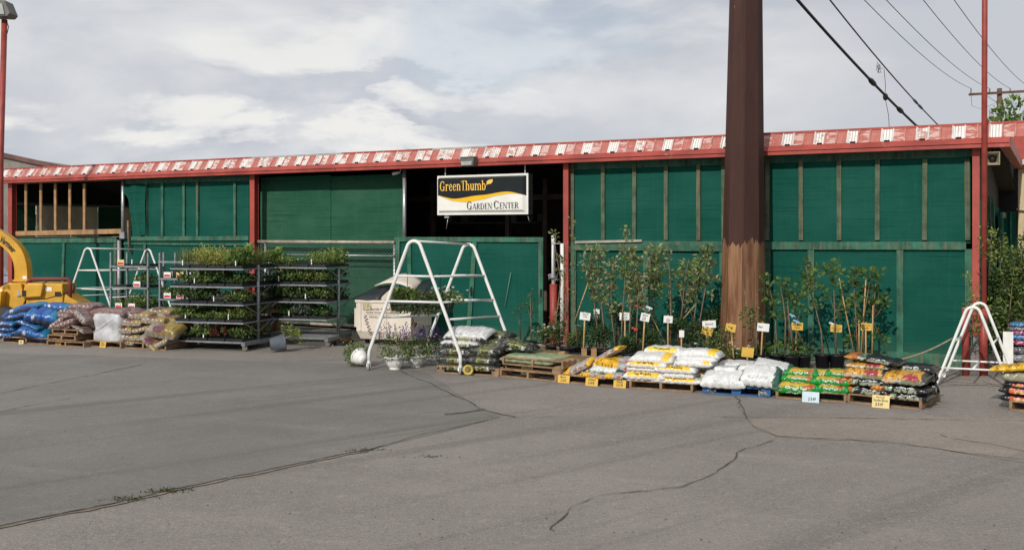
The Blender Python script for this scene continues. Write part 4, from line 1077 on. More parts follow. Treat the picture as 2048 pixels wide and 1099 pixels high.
TXT = {'white': [('Cow MANURE', .26, .68, .055, .125, INK, 0)], 'plain': [('Premium', .35, .60, .13, .17, INK, 0)],
 'green': [('Garden Soil', .30, .72, .012, .062, CARD_W, 0), ('Organic', .30, .62, -.055, -.02, CARD_W, 0)],
 'blk': [('Garden', .40, .62, -.03, .035, INK, .2)], 'blkwhite': [],
 'wg': [('PREMIUM GROWING MIX', .12, .80, .006, .026, CARD_W, 0)],
 'orange': [('Garden Soil', .30, .66, -.02, .02, CARD_P, 0)], 'flower': [('Potting Mix', .46, .76, .03, .07, CARD_W, .2)]}
bagn = [0]
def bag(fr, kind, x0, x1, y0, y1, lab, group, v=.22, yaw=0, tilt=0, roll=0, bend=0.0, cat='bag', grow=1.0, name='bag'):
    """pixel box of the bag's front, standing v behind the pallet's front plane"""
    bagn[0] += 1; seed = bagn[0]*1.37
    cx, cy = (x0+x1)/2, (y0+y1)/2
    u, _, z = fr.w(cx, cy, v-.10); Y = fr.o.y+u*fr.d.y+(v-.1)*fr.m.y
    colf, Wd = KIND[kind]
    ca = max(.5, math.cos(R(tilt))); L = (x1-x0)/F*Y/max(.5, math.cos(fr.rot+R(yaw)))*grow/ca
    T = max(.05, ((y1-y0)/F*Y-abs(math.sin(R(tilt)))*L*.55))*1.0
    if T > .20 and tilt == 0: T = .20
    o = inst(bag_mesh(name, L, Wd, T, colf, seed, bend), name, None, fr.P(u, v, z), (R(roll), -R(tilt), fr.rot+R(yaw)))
    o.data.materials.append(VC); tag(o, lab, cat, group)
    for s, u0, u1, v0, v1, mt_, sh in TXT.get(kind, ()):
        m = M(); bag_text(m, s, (L, Wd, T, seed, bend), u0, u1, v0, v1, sh); m.build('lettering', mt_, o)
    return o
def back_row(fr, src, lab, dv=.46, du=0.0, dz=0.0):
    """a neighbour bag behind one of the front bags"""
    o = src.copy(); C.objects.link(o); o.location = src.location+fr.m*dv+fr.d*du+Vector((0,0,dz)); o.rotation_euler.z += math.pi if rnd.random() < .5 else 0
    o['label'] = lab; return o

def pallet(fr, u0, u1, lab, z=0.0, dep=.95, mt=PALLET, group='pallets on the asphalt', v0=0.0, hgt=.155, blocks=False):
    L = u1-u0; t = thing('pallet', lab, 'pallet', fr.P(u0, v0, z), fr.rot, group)
    hb = hgt-.038
    for k in range(3):
        x = (.02, L/2, L-.02)[k]; m = M()
        if blocks:
            for y in (.0, dep/2-.07, dep-.14): m.box(x-.02 if k == 0 else x-.07 if k == 1 else x-.12, x+.12 if k == 0 else x+.07 if k == 1 else x+.02, y, y+.14, .02, hb)
        else: m.box(x-.02, x+.02, 0.004, dep-.004, .018, hb)
        m.build('stringer', mt, t)
    for k in range(6):
        y = k*(dep-.11)/5; m = M(); m.box(0, L, y, y+.10+.008*math.sin(k*3), hb, hb+.02); m.build('deck_board', mt, t)
    for y in (0, dep/2-.05, dep-.1):
        m = M(); m.box(.01, L-.01, y+.002, y+.1, .0, .018); m.build('bottom_board', mt, t)
    return t
def price_card(px, py, w_, h_, lines, mt, lab, name='price_sign', fr=None, yaw=0, dz=0):
    """small card leaning on a pallet; (px, py) its bottom centre on the ground"""
    p = G(px, py); rot = (fr.rot if fr else 0)+R(yaw)
    s = p.y/F; w2, h2 = w_*s, h_*s
    t = thing(name, lab, 'price sign', p+Vector((0,0,dz)), 0, 'price cards', (R(-10), 0, rot))
    m = M(); m.box(-w2/2, w2/2, -.004, .004, 0, h2); m.build('card', mt, t)
    m = M()
    for s_, x0, x1, z0, z1 in lines: put_text(m, s_, lambda a, b: (w2*(x0+(x1-x0)*a-.5), -.0065, h2*(z0+(z1-z0)*b)), .15, .01)
    m.build('handwriting', INK, t)
    return t

PF = {k: Frame(G(*a), G(*b)) for k, a, b in (('blue', (4,684), (100,689)), ('mulch', (93,690), (168,694.5)), ('wrap', (172,692), (242,696.5)), ('ybr', (240,695), (332,700)),
  ('blk', (874,745), (998,752)), ('sage', (999,752), (1113,763)), ('dog', (1112,763), (1255,775)), ('white', (1258,776), (1386,784)), ('wg', (1405,786), (1541,794)), ('green', (1551,795), (1693,805)), ('flower', (1694,804), (1844,819)), ('right', (2018,819), (2160,834)))}
PL = {'blue': 'weathered pallet under the blue bags', 'mulch': 'bottom pallet of the three under the mauve mulch bags', 'wrap': 'pallet under the white shrink wrapped block', 'ybr': 'dark pallet under the yellow and tan bags',
  'blk': 'pallet under the wrapped black and lime bags', 'sage': 'lower of two pallets under the sage green sack', 'dog': 'pallet under the jumbled yellow and grey bags', 'white': 'clean pallet under the tall white and yellow bag stack', 'wg': 'blue painted pallet under white and green bags',
  'green': 'low pallet under the bright green bags', 'flower': 'pale pallet under the black flower print bags', 'right': 'pallet under orange and black bags at the right edge'}
for k, fr in PF.items():
    pallet(fr, 0, fr.len, PL[k], mt=PALLETB if k == 'wg' else PALLET, blocks=k in ('wg', 'blk'), dep=1.0, hgt=.13 if k == 'mulch' else .155)
pallet(PF['mulch'], .02, .86, 'middle pallet of the three under the mauve mulch bags', .131, hgt=.13); pallet(PF['mulch'], .12, .90, 'top pallet of the three under the mauve mulch bags', .262, v0=.03, hgt=.13)
pallet(PF['sage'], .02, PF['sage'].len+.10, 'upper of two pallets under the sage green sack', .205, v0=.05); 
fr = PF['sage']; t = thing('timber_block', 'short round post block between the two pallets under the sage sack', 'block', fr.P(fr.len-.02, .02, .10), fr.rot)
m = M(); m.tube([(0,0,0), (0,.25,0)], .085, 10); m.build('block', PALLET, t); t.location.z = .125+.085-.04

def stack(key, group, rows):
    out = []
    for r in rows:
        kind, x0, x1, y0, y1, lab = r[:6]; kw = r[6] if len(r) > 6 else {}
        out.append(bag(PF[key], kind, x0, x1, y0, y1, lab, group, **kw))
    return out
stack('blue', 'blue bags on the far left pallet', [
 ('blue', -4, 34, 663, 679, 'bottom left blue bag of the far left stack', {}), ('blue', 28, 72, 660, 678, 'blue bag at the bottom middle of the far left stack', {'tilt': -8}),
 ('blue', 34, 98, 648, 681, 'large glossy blue bag hanging at the front lower right of the stack', {'v': .16, 'tilt': -14, 'roll': 24, 'yaw': 18}),
 ('blue', 3, 38, 653, 665, 'second blue bag from the bottom at the left side', {'v': .24}), ('blue', 76, 106, 656, 682, 'shaded blue bag at the right end of the bottom layer', {'v': .4, 'yaw': 30}),
 ('blue', -2, 38, 641, 656, 'blue bag with pale printed edge at mid height on the left', {'v': .2}), ('blue', 33, 88, 640, 660, 'blue bag sloping down to the right below the glossy top one', {'tilt': -14, 'v': .2}),
 ('blue', 80, 108, 639, 657, 'short blue bag end at mid height on the right', {'v': .36, 'yaw': 25}), ('blue', 9, 64, 623, 643, 'blue bag rising to the right in the second layer from top', {'tilt': 11, 'v': .26}),
 ('blue', 48, 120, 617, 648, 'largest glossy blue bag on the front of the upper layer', {'v': .2, 'roll': 26, 'tilt': -6, 'yaw': 16}),
 ('blue', 2, 92, 602, 636, 'long dark blue bag draped down to the left on top', {'tilt': 15, 'v': .34, 'bend': .05}), ('blue', 86, 147, 605, 628, 'blue bag lying at the right end of the top', {'v': .46, 'tilt': -4}),
 ('blue', 84, 128, 624, 642, 'blue bag under the right end of the top bag', {'v': .52})])
stack('mulch', 'mauve mulch bags', [
 ('mulch', 112, 150, 646, 659, 'lowest plain mauve mulch bag on the three pallets', {}), ('mulchlab', 136, 180, 645, 664, 'mulch bag with black and white label at lower right of the pile', {'tilt': -24}),
 ('mulchlab', 101, 138, 633, 658, 'mulch bag leaning up to the right at the left of the pile', {'tilt': 28}), ('mulch', 117, 160, 635, 657, 'glossy mauve mulch bag in the middle of the pile', {'tilt': 16, 'v': .16}),
 ('mulch', 108, 150, 624, 640, 'mulch bag behind the leaning ones on the left', {'v': .5}), ('mulchlab', 148, 180, 620, 649, 'mulch bag with striped white label sliding to the right', {'tilt': -34, 'v': .2}),
 ('mulch', 140, 198, 605, 623, 'pale mauve mulch bag at the back top of the pile', {'v': .6}), ('mulch', 120, 165, 615, 632, 'mulch bag just below the back top one', {'v': .56})])
stack('wrap', 'mauve mulch bags', [('mulch', 174, 262, 610, 640, 'large sagging mauve mulch bag on top of the white wrapped block', {'v': .32, 'bend': .03}), ('mulch', 232, 278, 613, 636, 'dark mulch bag end behind the large sagging one', {'v': .62})])
# shrink-wrapped block
fr = PF['wrap']; m = M(); Lw = (245-171)/F*22; Hw = .60; vs = []; nz = 18; nr = 44
for j in range(nz+1):
    for i in range(nr):
        a = 2*math.pi*i/nr; ct, st = math.cos(a), math.sin(a)
        x = math.copysign(abs(ct)**.32, ct)*Lw/2; y = math.copysign(abs(st)**.32, st)*.46; zz_ = .14+Hw*j/nz
        bul = 1+.035*math.sin(j/nz*math.pi*3+.6)+.03*noise.noise(Vector((x*5, y*5, zz_*9)))+.02*noise.noise(Vector((x*15, y*15, zz_*20)))
        if j == nz: bul *= .86
        vs.append((x*bul, y*bul, zz_+.02*noise.noise(Vector((x*4, y*4, 1)))))
m.add(vs, [(j*nr+i, j*nr+(i+1)%nr, (j+1)*nr+(i+1)%nr, (j+1)*nr+i) for j in range(nz) for i in range(nr)], None, True)
m.f.append([nz*nr+i for i in range(nr)]); m.c.append(None); m.smooth.append(False)
WRAP = mat('white_stretch_film', (.47,.47,.485), .22, .22, 4, bump=.6, bscale=9, spec=.6)
wb = thing('wrapped_block', 'bulging white shrink wrapped block of bags between mulch and yellow bags', 'wrapped block', fr.P(fr.len/2, .5), fr.rot); m.build('film', WRAP, wb)
m = M(); m.tube([(-Lw*.4,-.475,.32), (-.05,-.49,.47), (Lw*.32,-.475,.62)], .007, 4); m.build('strap', WHITEP, wb)
stack('ybr', 'yellow and tan bags', [
 ('ybr', 238, 278, 678, 692, 'lowest left bag of the yellow and tan stack', {}), ('ybr', 240, 292, 667, 684, 'tan bag in the second layer on the left of the yellow stack', {}), ('ybr', 286, 342, 672, 692, 'bag in the dark bottom layer at right of the yellow stack', {'v': .34}),
 ('ybr', 283, 322, 668, 698, 'clear fronted yellow bag slumping forward at the bottom', {'v': .08, 'tilt': -36, 'roll': 20}), ('ybr', 312, 344, 674, 698, 'dark bag slumping against the rack caster', {'v': .14, 'tilt': 24}),
 ('ybr', 235, 274, 651, 671, 'mauve and tan bag at mid height on the left of the yellow stack', {}), ('ybr', 266, 306, 650, 668, 'yellow bag leaning at mid height in the stack', {'tilt': 12}),
 ('ybr', 292, 360, 645, 678, 'large yellow bag with purple oval facing forward', {'v': .12, 'roll': 24, 'tilt': -5}),
 ('ybr', 243, 293, 636, 656, 'yellow bag in the second layer from the top on the left', {'v': .26}), ('ybr', 284, 340, 632, 651, 'yellow bag in the second layer from the top on the right', {'v': .26}), ('ybr', 330, 372, 640, 664, 'pale bag end behind the large purple oval one', {'v': .55}),
 ('ybr', 248, 310, 621, 642, 'top front bag of the yellow and tan stack', {'v': .34}), ('ybr', 292, 352, 615, 634, 'top back bag of the yellow and tan stack', {'v': .6}), ('ybr', 318, 360, 626, 645, 'bag sloping off the top right of the yellow stack', {'v': .44, 'tilt': -16})])
b_ = stack('blk', 'black and lime bags', [
 ('blk', 878, 936, 727, 742, 'wrapped bag in the bottom layer, left, of the black and lime stack', {}), ('blk', 934, 998, 728, 744, 'wrapped bag in the bottom layer, right, of the black and lime stack', {}),
 ('blk', 878, 938, 710, 728, 'wrapped bag in the middle layer, left, of the black and lime stack', {}), ('blk', 936, 998, 711, 729, 'wrapped bag in the middle layer, right, of the black and lime stack', {}),
 ('blk', 880, 948, 693, 712, 'wrapped bag in the third layer, left, under the white topped bags', {}), ('blk', 938, 1000, 695, 713, 'wrapped bag in the third layer, right, of the black and lime stack', {}),
 ('blk', 942, 1006, 688, 705, 'lime topped bag in front on the third layer', {'v': .18, 'roll': 12}), ('blk', 996, 1058, 700, 724, 'shaded bag behind the right end of the wrapped layers', {'v': .7}), ('blk', 1000, 1068, 679, 703, 'lime topped bag sloping to the right end', {'v': .5, 'tilt': -10}),
 ('blkwhite', 885, 962, 678, 696, 'lower of two white topped bags in front of the white frame leg', {'v': .22}), ('blk', 954, 1014, 677, 692, 'lime bag lying next to the white topped bags', {'v': .5}),
 ('blkwhite', 891, 978, 656, 682, 'upper of two white topped bags on the black and lime stack', {'v': .24, 'roll': 14}), ('blk', 958, 1022, 659, 680, 'highest lime and black bag behind the white topped ones', {'v': .72, 'tilt': -8})])
FILM = bpy.data.materials.new('clear_stretch_film'); FILM.use_nodes = True
_nt = FILM.node_tree; _nb = NB(_nt); _tr = _nb.n('ShaderNodeBsdfTransparent'); _gl = _nb.n('ShaderNodeBsdfGlossy'); _gl.inputs['Roughness'].default_value = .18; _mx = _nb.n('ShaderNodeMixShader')
_v = _nb.n('ShaderNodeTexCoord').outputs['Object']; _n = _nb.noise(_nb.mapv(_v, (2,2,9)), 3, 6, .7); _nb.link(_nb.ramp(_n, .45, .75, .01, .16), _mx.inputs[0]); _nb.link(_tr.outputs[0], _mx.inputs[1]); _nb.link(_gl.outputs[0], _mx.inputs[2]); _nb.link(_mx.outputs[0], _nt.nodes['Material Output'].inputs['Surface'])
_bp = _nb.n('ShaderNodeBump'); _nb.link(_n, _bp.inputs['Height']); _bp.inputs['Strength'].default_value = .8; _bp.inputs['Distance'].default_value = .05; _nb.link(_bp.outputs[0], _gl.inputs['Normal'])
fr = PF['blk']; m = M(); vs = []; nr = 40; nz = 8
for j in range(nz+1):
    for i in range(nr):
        a = 2*math.pi*i/nr; ct, st = math.cos(a), math.sin(a)
        x = math.copysign(abs(ct)**.25, ct)*(fr.len/2+.03); y = math.copysign(abs(st)**.25, st)*.52; z_ = .13+.50*j/nz
        k = 1+.012*noise.noise(Vector((x*6, y*6, z_*9))); vs.append((x*k, y*k, z_))
m.add(vs, [(j*nr+i, j*nr+(i+1)%nr, (j+1)*nr+(i+1)%nr, (j+1)*nr+i) for j in range(nz) for i in range(nr)], None, True)
o = m.build('stretch_film', FILM); o.location = fr.P(fr.len/2, .47); o.rotation_euler.z = fr.rot; tag(o, 'clear stretch film wrapped round the lower black and lime bags', 'stretch film')
stack('sage', 'sacks by the pallet stack', [
 ('sage', 1016, 1124, 708, 728, 'flat sage green sack lying on the two stacked pallets', {'v': .5, 'grow': .98}), ('redgrn', 1056, 1118, 702, 712, 'flat green and orange bag behind the sage sack', {'v': 1.05}), ('redgrn', 1126, 1168, 714, 728, 'small red and green bag between the upright boards', {'v': .7})])
stack('dog', 'jumbled yellow and grey bags', [
 ('dog2', 1195, 1214, 749, 758, 'tiny yellow and grey bag at the bottom front, middle', {'v': .08}), ('dog2', 1212, 1248, 746, 759, 'small yellow and white bag at the bottom front, right', {'v': .08}), ('dog2', 1170, 1198, 744, 755, 'small yellow and grey bag at the bottom front, left', {'v': .08}),
 ('dog', 1124, 1180, 719, 754, 'yellow nosed grey bag leaning up at the left end', {'tilt': 27, 'v': .22, 'roll': 14}), ('dog', 1160, 1196, 724, 754, 'grey bag leaning up beside the left one', {'tilt': 32, 'v': .3}),
 ('teal', 1182, 1236, 730, 750, 'dark green bag with white lettering lying in the middle', {'v': .2, 'roll': 12}), ('dog2', 1216, 1266, 722, 744, 'grey and yellow bag with red label at the right', {'v': .3, 'tilt': -7}),
 ('dog2', 1218, 1266, 714, 730, 'grey printed bag on top at the right', {'v': .5}), ('dog', 1170, 1238, 696, 732, 'long yellow and grey bag leaning steeply at the back', {'tilt': 29, 'v': .42}), ('yellow', 1198, 1228, 714, 738, 'plain yellow bag standing in the middle of the jumble', {'v': .3, 'tilt': -10})])
b_ = stack('white', 'white and yellow bags on the tall stack', [
 ('plain', 1257, 1312, 754, 763, 'lowest left bag of the tall white stack', {}), ('white', 1311, 1403, 753, 768, 'lowest right yellow banded bag of the tall white stack', {'v': .2}),
 ('white', 1252, 1330, 740, 758, 'yellow banded bag second from the bottom on the left', {'v': .18, 'roll': 8}), ('plain', 1330, 1388, 743, 757, 'plain white bag second from the bottom on the right', {}), ('whiteend', 1376, 1412, 741, 755, 'yellow ended bag second from the bottom at the right side', {'v': .5}), ('plain', 1384, 1414, 752, 766, 'shaded plain bag at the bottom right side', {'v': .55}),
 ('plain', 1258, 1316, 732, 742, 'thin plain bag third from the bottom on the left', {}), ('white', 1314, 1392, 730, 748, 'yellow banded bag third from the bottom on the right', {'v': .2}),
 ('white', 1258, 1334, 721, 737, 'yellow banded bag fourth from the bottom on the left', {'v': .2}), ('plain', 1318, 1364, 717, 732, 'crumpled white bag filling the middle of the stack', {'v': .3}), ('whiteend', 1356, 1424, 718, 735, 'yellow ended bag fourth from the bottom on the right', {'v': .24}),  ('plain', 1392, 1430, 728, 742, 'shaded white bag fourth layer at the right side', {'v': .6}),
 ('whiteend', 1265, 1346, 707, 725, 'yellow ended bag at the upper left front', {'v': .24, 'roll': 8}), ('plain', 1290, 1340, 702, 714, 'white bag behind the upper left front one', {'v': .6}), ('plain', 1357, 1432, 711, 724, 'plain white bag just below the top right one', {'v': .3}),
 ('white', 1293, 1364, 693, 710, 'yellow banded bag on the very top at the left', {'v': .62}), ('whiteend', 1356, 1438, 698, 718, 'yellow ended bag on the very top at the right', {'v': .34, 'bend': .02})])
stack('wg', 'white and green bags on the blue pallet', [
 ('wgend', 1410, 1482, 758, 776, 'white bag at the bottom left of the blue pallet, mostly covered', {'v': .3}), ('wgend', 1478, 1560, 755, 777, 'green ended bag at the bottom right of the blue pallet', {'v': .3}), ('wgend', 1530, 1568, 745, 766, 'green shaded bag end at the right side of the blue pallet', {'v': .6}),
 ('wg', 1407, 1489, 744, 772, 'white bag with green band tipping forward at left', {'v': .14, 'roll': 18}), ('wgend', 1484, 1556, 738, 770, 'white bag with grey print tipping forward at right', {'v': .16, 'roll': 20, 'tilt': -4}),
 ('wgend', 1429, 1494, 731, 747, 'white bag in the second layer at left of the blue pallet', {'v': .46}), ('wgend', 1478, 1556, 730, 750, 'white bag with green edge in the second layer at right', {'v': .46, 'tilt': -5}),
 ('wg', 1440, 1512, 723, 737, 'top back white bag at left of the blue pallet', {'v': .76}), ('wgend', 1508, 1580, 723, 748, 'top back white bag with green end at right', {'v': .72, 'tilt': -9, 'roll': 8})])
stack('green', 'bright green bags', [
 ('green', 1551, 1638, 762, 787, 'bright green bag in the bottom layer at left, yellow top', {'v': .2, 'roll': 8}), ('green', 1633, 1694, 768, 788, 'bright green bag in the bottom layer at right', {'v': .2}),
 ('green', 1567, 1632, 750, 766, 'bright green bag in the middle layer at left', {'v': .3}), ('green', 1627, 1696, 754, 772, 'bright green bag in the middle layer at right', {'v': .26}),
 ('green', 1574, 1634, 738, 754, 'bright green bag in the top layer at left', {'v': .42}), ('green', 1626, 1664, 740, 756, 'short bright green bag in the top layer, middle', {'v': .5}), ('green', 1654, 1704, 740, 758, 'bright green bag in the top layer at right', {'v': .42})])
b_ = stack('flower', 'black flower print bags', [
 ('flower', 1694, 1772, 772, 791, 'orange flower bag in the bottom layer at left', {}), ('flower', 1770, 1850, 784, 802, 'black bag in the bottom layer at right, behind the price card', {}),
 ('flower', 1758, 1846, 768, 788, 'orange flower bag second from the bottom at right', {}), ('flower', 1694, 1774, 754, 774, 'orange flower bag second from the bottom at left', {'v': .24}),
 ('flowertop', 1776, 1844, 744, 770, 'orange topped bag with red bloom, upper right front', {'v': .2, 'roll': 8}), ('flowertop', 1699, 1767, 734, 758, 'orange topped bag with red bloom, upper left front', {'v': .24, 'roll': 8}),
 ('flowertop', 1705, 1772, 725, 739, 'orange bag second from the top at left', {'v': .32}), ('flower', 1770, 1858, 727, 748, 'black printed bag on top at right', {'v': .5}), ('flower', 1704, 1792, 710, 729, 'highest black flower bag at upper left of the stack', {'v': .34, 'tilt': -5}),
 ('flower', 1836, 1868, 740, 768, 'black bag end at the right side, upper', {'v': .7, 'yaw': 20}), ('flower', 1840, 1870, 764, 790, 'black bag end at the right side, lower', {'v': .7, 'yaw': 20})])
stack('right', 'bags at the right edge', [
 ('orange', 2017, 2090, 790, 806, 'lowest orange and black bag at the right edge', {}), ('orange', 2017, 2090, 773, 792, 'upper orange and black bag at the right edge', {}), ('orange', 2022, 2090, 764, 777, 'orange and black bag under the clear one at the right edge', {'v': .3}),
 ('clear', 2020, 2086, 742, 768, 'clear plastic bag showing pale contents at the right edge', {'v': .3}), ('yellow', 2000, 2086, 723, 747, 'bright yellow bag on top at the right edge', {'v': .24, 'tilt': 8})])
frp = Frame(G(2024, 752), G(2120, 759)); pallet(frp, 0, frp.len, 'pallet under the colourful pile beyond the right white frame')
KIND['p1'] = (c_multi((.05,.22,.50)), .45); KIND['p2'] = (c_multi((.14,.14,.15)), .45); KIND['p3'] = (c_multi((.42,.03,.14)), .45); KIND['p4'] = (c_multi((.30,.31,.33)), .45)
for i, (k, y0, y1, lab) in enumerate((('p4',724,742,'grey bag lowest in the colourful pile'), ('p4',708,726,'grey bag second from the bottom of the colourful pile'), ('p2',693,710,'dark grey bag in the middle of the colourful pile'), ('p3',680,692,'crimson bag in the colourful pile'), ('p1',668,682,'blue bag in the middle of the colourful pile'), ('p3',660,671,'pink bag near the top of the colourful pile'), ('p2',653,663,'dark bag second from the top of the colourful pile'), ('p1',645,655,'light blue bag on top of the colourful pile'))):
    bag(frp, k, 2028+i % 3*3, 2100, y0, y1, lab, 'colourful bags behind the right white frame')
t = thing('white_panel', 'white board standing behind the right leg of the small white frame', 'panel', G(2006, 752), WF.rot); m = M(); m.box(0, .16, 0, .03, 0, .78); m.build('board', WHITEP, t)

# ground price cards
price_card(116, 690, 15, 13, [('MULCH', .2,.8,.68,.9), ('Red Mulch', .12,.88,.40,.62), ('$4.99', .3,.7,.08,.3)], CARD_Y, 'small yellow card leaning on the mulch pallets', fr=PF['mulch'])
price_card(205, 694.5, 16, 12, [('Bark', .2,.8,.65,.9), ('Red Mulch', .12,.88,.36,.58), ('$7', .35,.6,.08,.28)], CARD_Y, 'small yellow card leaning on the wrapped block pallet', fr=PF['wrap'])
price_card(42, 687.5, 9, 8, [('4', .3,.6,.2,.8)], CARD_P, 'tiny folded yellow card under the blue bags', fr=PF['blue'], yaw=30)
price_card(1053, 753.5, 27, 25, [('Soil Pep', .2,.8,.72,.92), ('Compost', .14,.9,.46,.68), ('$10.00', .22,.80,.1,.42)], CARD_P, 'cream card reading 10 dollars on the stacked pallets', fr=PF['sage'], dz=.04)
price_card(1127, 765, 26, 15, [('Manure', .2,.7,.66,.9), ('$ 25.00', .26,.72,.12,.52)], CARD_Y, 'yellow price card at the left end of the jumbled bag pallet', fr=PF['dog'])
price_card(1183, 771, 27, 17, [('Fertilome', .22,.8,.6,.88), ('$ 64.98', .22,.72,.12,.52)], CARD_Y, 'yellow price card reading 64 in the middle of the jumbled bag pallet', fr=PF['dog'])
price_card(1239, 775, 27, 16, [('Ironite', .25,.75,.6,.88), ('$ 21.98', .25,.75,.12,.52)], CARD_Y, 'yellow price card reading 21 at the right of the jumbled bag pallet', fr=PF['dog'])
price_card(1621, 804, 33, 21, [('$ 8.49', .36,.80,.12,.5)], CARD_B, 'pale blue card leaning on the green bag pallet', fr=PF['green'])
price_card(1761, 815, 34, 25, [('Nub South', .22,.72,.78,.92), ('Garden Bloom', .08,.92,.50,.72), ('$ 8.49', .20,.64,.1,.42)], CARD_P, 'pale yellow Garden Bloom card leaning on the flower bag pallet', fr=PF['flower'])

# loose boards by the jumbled pallet
def board(lab, p, q, w_=.10):
    t = thing('board', lab, 'board', p, 0); m = M(); m.bar((0,0,0), q-p, w_, .03, up=(0,1,0)); m.build('plank', WOOD, t)
board('leaning raw board at the left end of the jumbled bag pallet', at(1131, 752, 17.6), at(1122, 703, 17.75), .12)
pb = thing('pallet_end', 'broken pallet end standing upright behind the red and green bag', 'pallet', at(1179, 735, 18.6), 0)
for x0, w_ in ((-.10,.10), (.08,.10)):
    m = M(); m.box(x0-w_/2, x0+w_/2, 0, .03, -.28, .36); m.build('upright_board', WOOD, pb)
m = M(); m.box(-.05, .03, .01, .05, .16, .22); m.box(-.05, .03, .01, .05, -.02, .04); m.build('cross_board', WOOD, pb)

# ------------------------------------------------------------------ white A-frames
def hoop_pts(a, b, apex_z, r=.13, kick=.36, k=7):
    """inverted U between feet a and b"""
    a, b = Vector(a), Vector(b); mid = (a+b)/2; d = (b-a); hw = d.length/2; d.normalize(); up = Vector((0,0,1))
    th = R(14); pts = [a.copy()]
    kx = .02; ax = -hw
    pts.append(a+up*kick*.8); pts.append(a+up*kick+d*.012)
    c = mid+up*(apex_z-r)
    for i in range(k+1):
        t = math.pi-th-(math.pi-2*th)*i/k
        pts.append(c+d*(math.cos(t)*r)+up*(math.sin(t)*r))
    pts += [b+up*kick-d*.012, b+up*kick*.8, b.copy()]
    return pts
def leg_at(pts, z, side):
    seq = pts[:len(pts)//2+1] if side == 0 else pts[len(pts)//2:][::-1]
    for p, q in zip(seq, seq[1:]):
        if p.z <= z <= q.z: return p.lerp(q, (z-p.z)/(q.z-p.z+1e-9))
    return seq[-1]
def aframe(lab, f1l, f1r, f2l, f2r, z1, z2, cross1, cross2, sides, rr=.032, casters=True, toprail=True, r=.13, kick=.36, link=None):
    o0 = f1l.copy(); t = thing('plant_hanging_frame', lab, 'frame', o0, 0)
    h1 = hoop_pts(f1l-o0, f1r-o0, z1, r, kick); h2 = hoop_pts(f2l-o0, f2r-o0, z2, r, kick)
    for h in (h1, h2):
        q = []
        for i, p in enumerate(h): q.append(p)
        if casters:
            q[0] = q[0]+Vector((0,0,.13)); q[-1] = q[-1]+Vector((0,0,.13))
        m = M(); m.tube(q, rr, 10); m.build('hoop', WHITEP, t)
    if toprail: m = M(); m.tube([h1[len(h1)//2], h2[len(h2)//2]], rr*.62, 8); m.build('top_rail', WHITEP, t)
    for h, zs in ((h1, cross1), (h2, cross2)):
        for z in zs: m = M(); m.tube([leg_at(h, z, 0), leg_at(h, z, 1)], rr*.66, 8); m.build('cross_bar', WHITEP, t)
    for s, za, zb_ in sides: m = M(); m.tube([leg_at(h1, za, s), leg_at(h2, zb_, s)], rr*.62, 8); m.build('side_rail', WHITEP, t)
    if link:
        p = leg_at(h1, link, 0).lerp(leg_at(h1, link, 1), .5); q = leg_at(h2, link, 0).lerp(leg_at(h2, link, 1), .5); m = M(); m.tube([p, q], rr*.7, 8); m.build('tie', WHITEP, t)
    if casters:
        for p in (h1[0], h1[-1], h2[0], h2[-1]):
            m = M(); m.bar(p+Vector((0,-.03,.06)), p+Vector((0,0,.17)), .03, .06); m.bar(p+Vector((-.03,-.05,.05)), p+Vector((-.02,0,.15)), .012, .05); m.bar(p+Vector((.03,-.05,.05)), p+Vector((.02,0,.15)), .012, .05)
            c = m.build('caster', GALV, t); m = M(); m.lathe([(.0,-.018), (.05,-.018), (.06,-.010), (.06,.010), (.05,.018), (0,.018)], 16, rot=Matrix.Rotation(R(90), 3, 'Y'), at=p+Vector((0,-.05,.06))); m.build('wheel', mat('pale_wheel', (.30,.28,.26), .6), c)
    return t, h1, h2
cf, h1, h2 = aframe('tall white pipe frame with casters holding a planter in front of the dumpster', G(738,739), G(921,748), G(856,716), G(1021,724), 2.35, 2.27, (1.72,1.26), (1.66,1.18), ((1,1.72,1.66), (1,1.26,1.20), (0,.96,.86), (1,.96,.88)), r=.14)
aframe('tall white pipe frame standing behind the mulch bags at left', at(124,465,26.3)*Vector((1,1,0)), at(229,465,25.6)*Vector((1,1,0)), at(247,465,28)*Vector((1,1,0)), at(346,465,27.2)*Vector((1,1,0)), 2.10, 2.04, (1.53,1.05), (1.5,1.02), ((0,1.53,1.5), (1,1.53,1.5), (0,1.05,1.02), (1,.85,.82), (0,.85,.82), (1,1.05,1.02)), rr=.025)
sv_ = Vector((.55,.95,0))
aframe('short white pipe frame standing open on the right beside the red bollards', G(1871,771), G(2022,779), G(1871,771)+sv_, G(2022,779)+sv_, 1.30, 1.30, (.30,), (.30,), ((0,.12,.12), (1,.12,.12), (0,.72,.72), (1,.72,.72)), rr=.025, casters=False, toprail=False, r=.115, kick=.02, link=.30)
# hub wheel lying by the pallet
t = thing('spare_wheel', 'yellow plastic hub wheel leaning by the black and lime pallet', 'wheel', G(934, 750)+Vector((.02,.0,.095)), 0, rot=(R(80), 0, R(12)))
m = M(); m.lathe([(.05,-.02), (.09,-.02), (.095,0), (.09,.02), (.05,.02), (.05,-.02)], 18); m.build('tyre', mat('yellow_hub', (.50,.38,.08), .5), t); m = M(); m.lathe([(0,-.012), (.052,-.012), (.052,.012), (0,.012)], 14); m.build('hub', mat('hub_dark', (.2,.15,.05), .5), t)

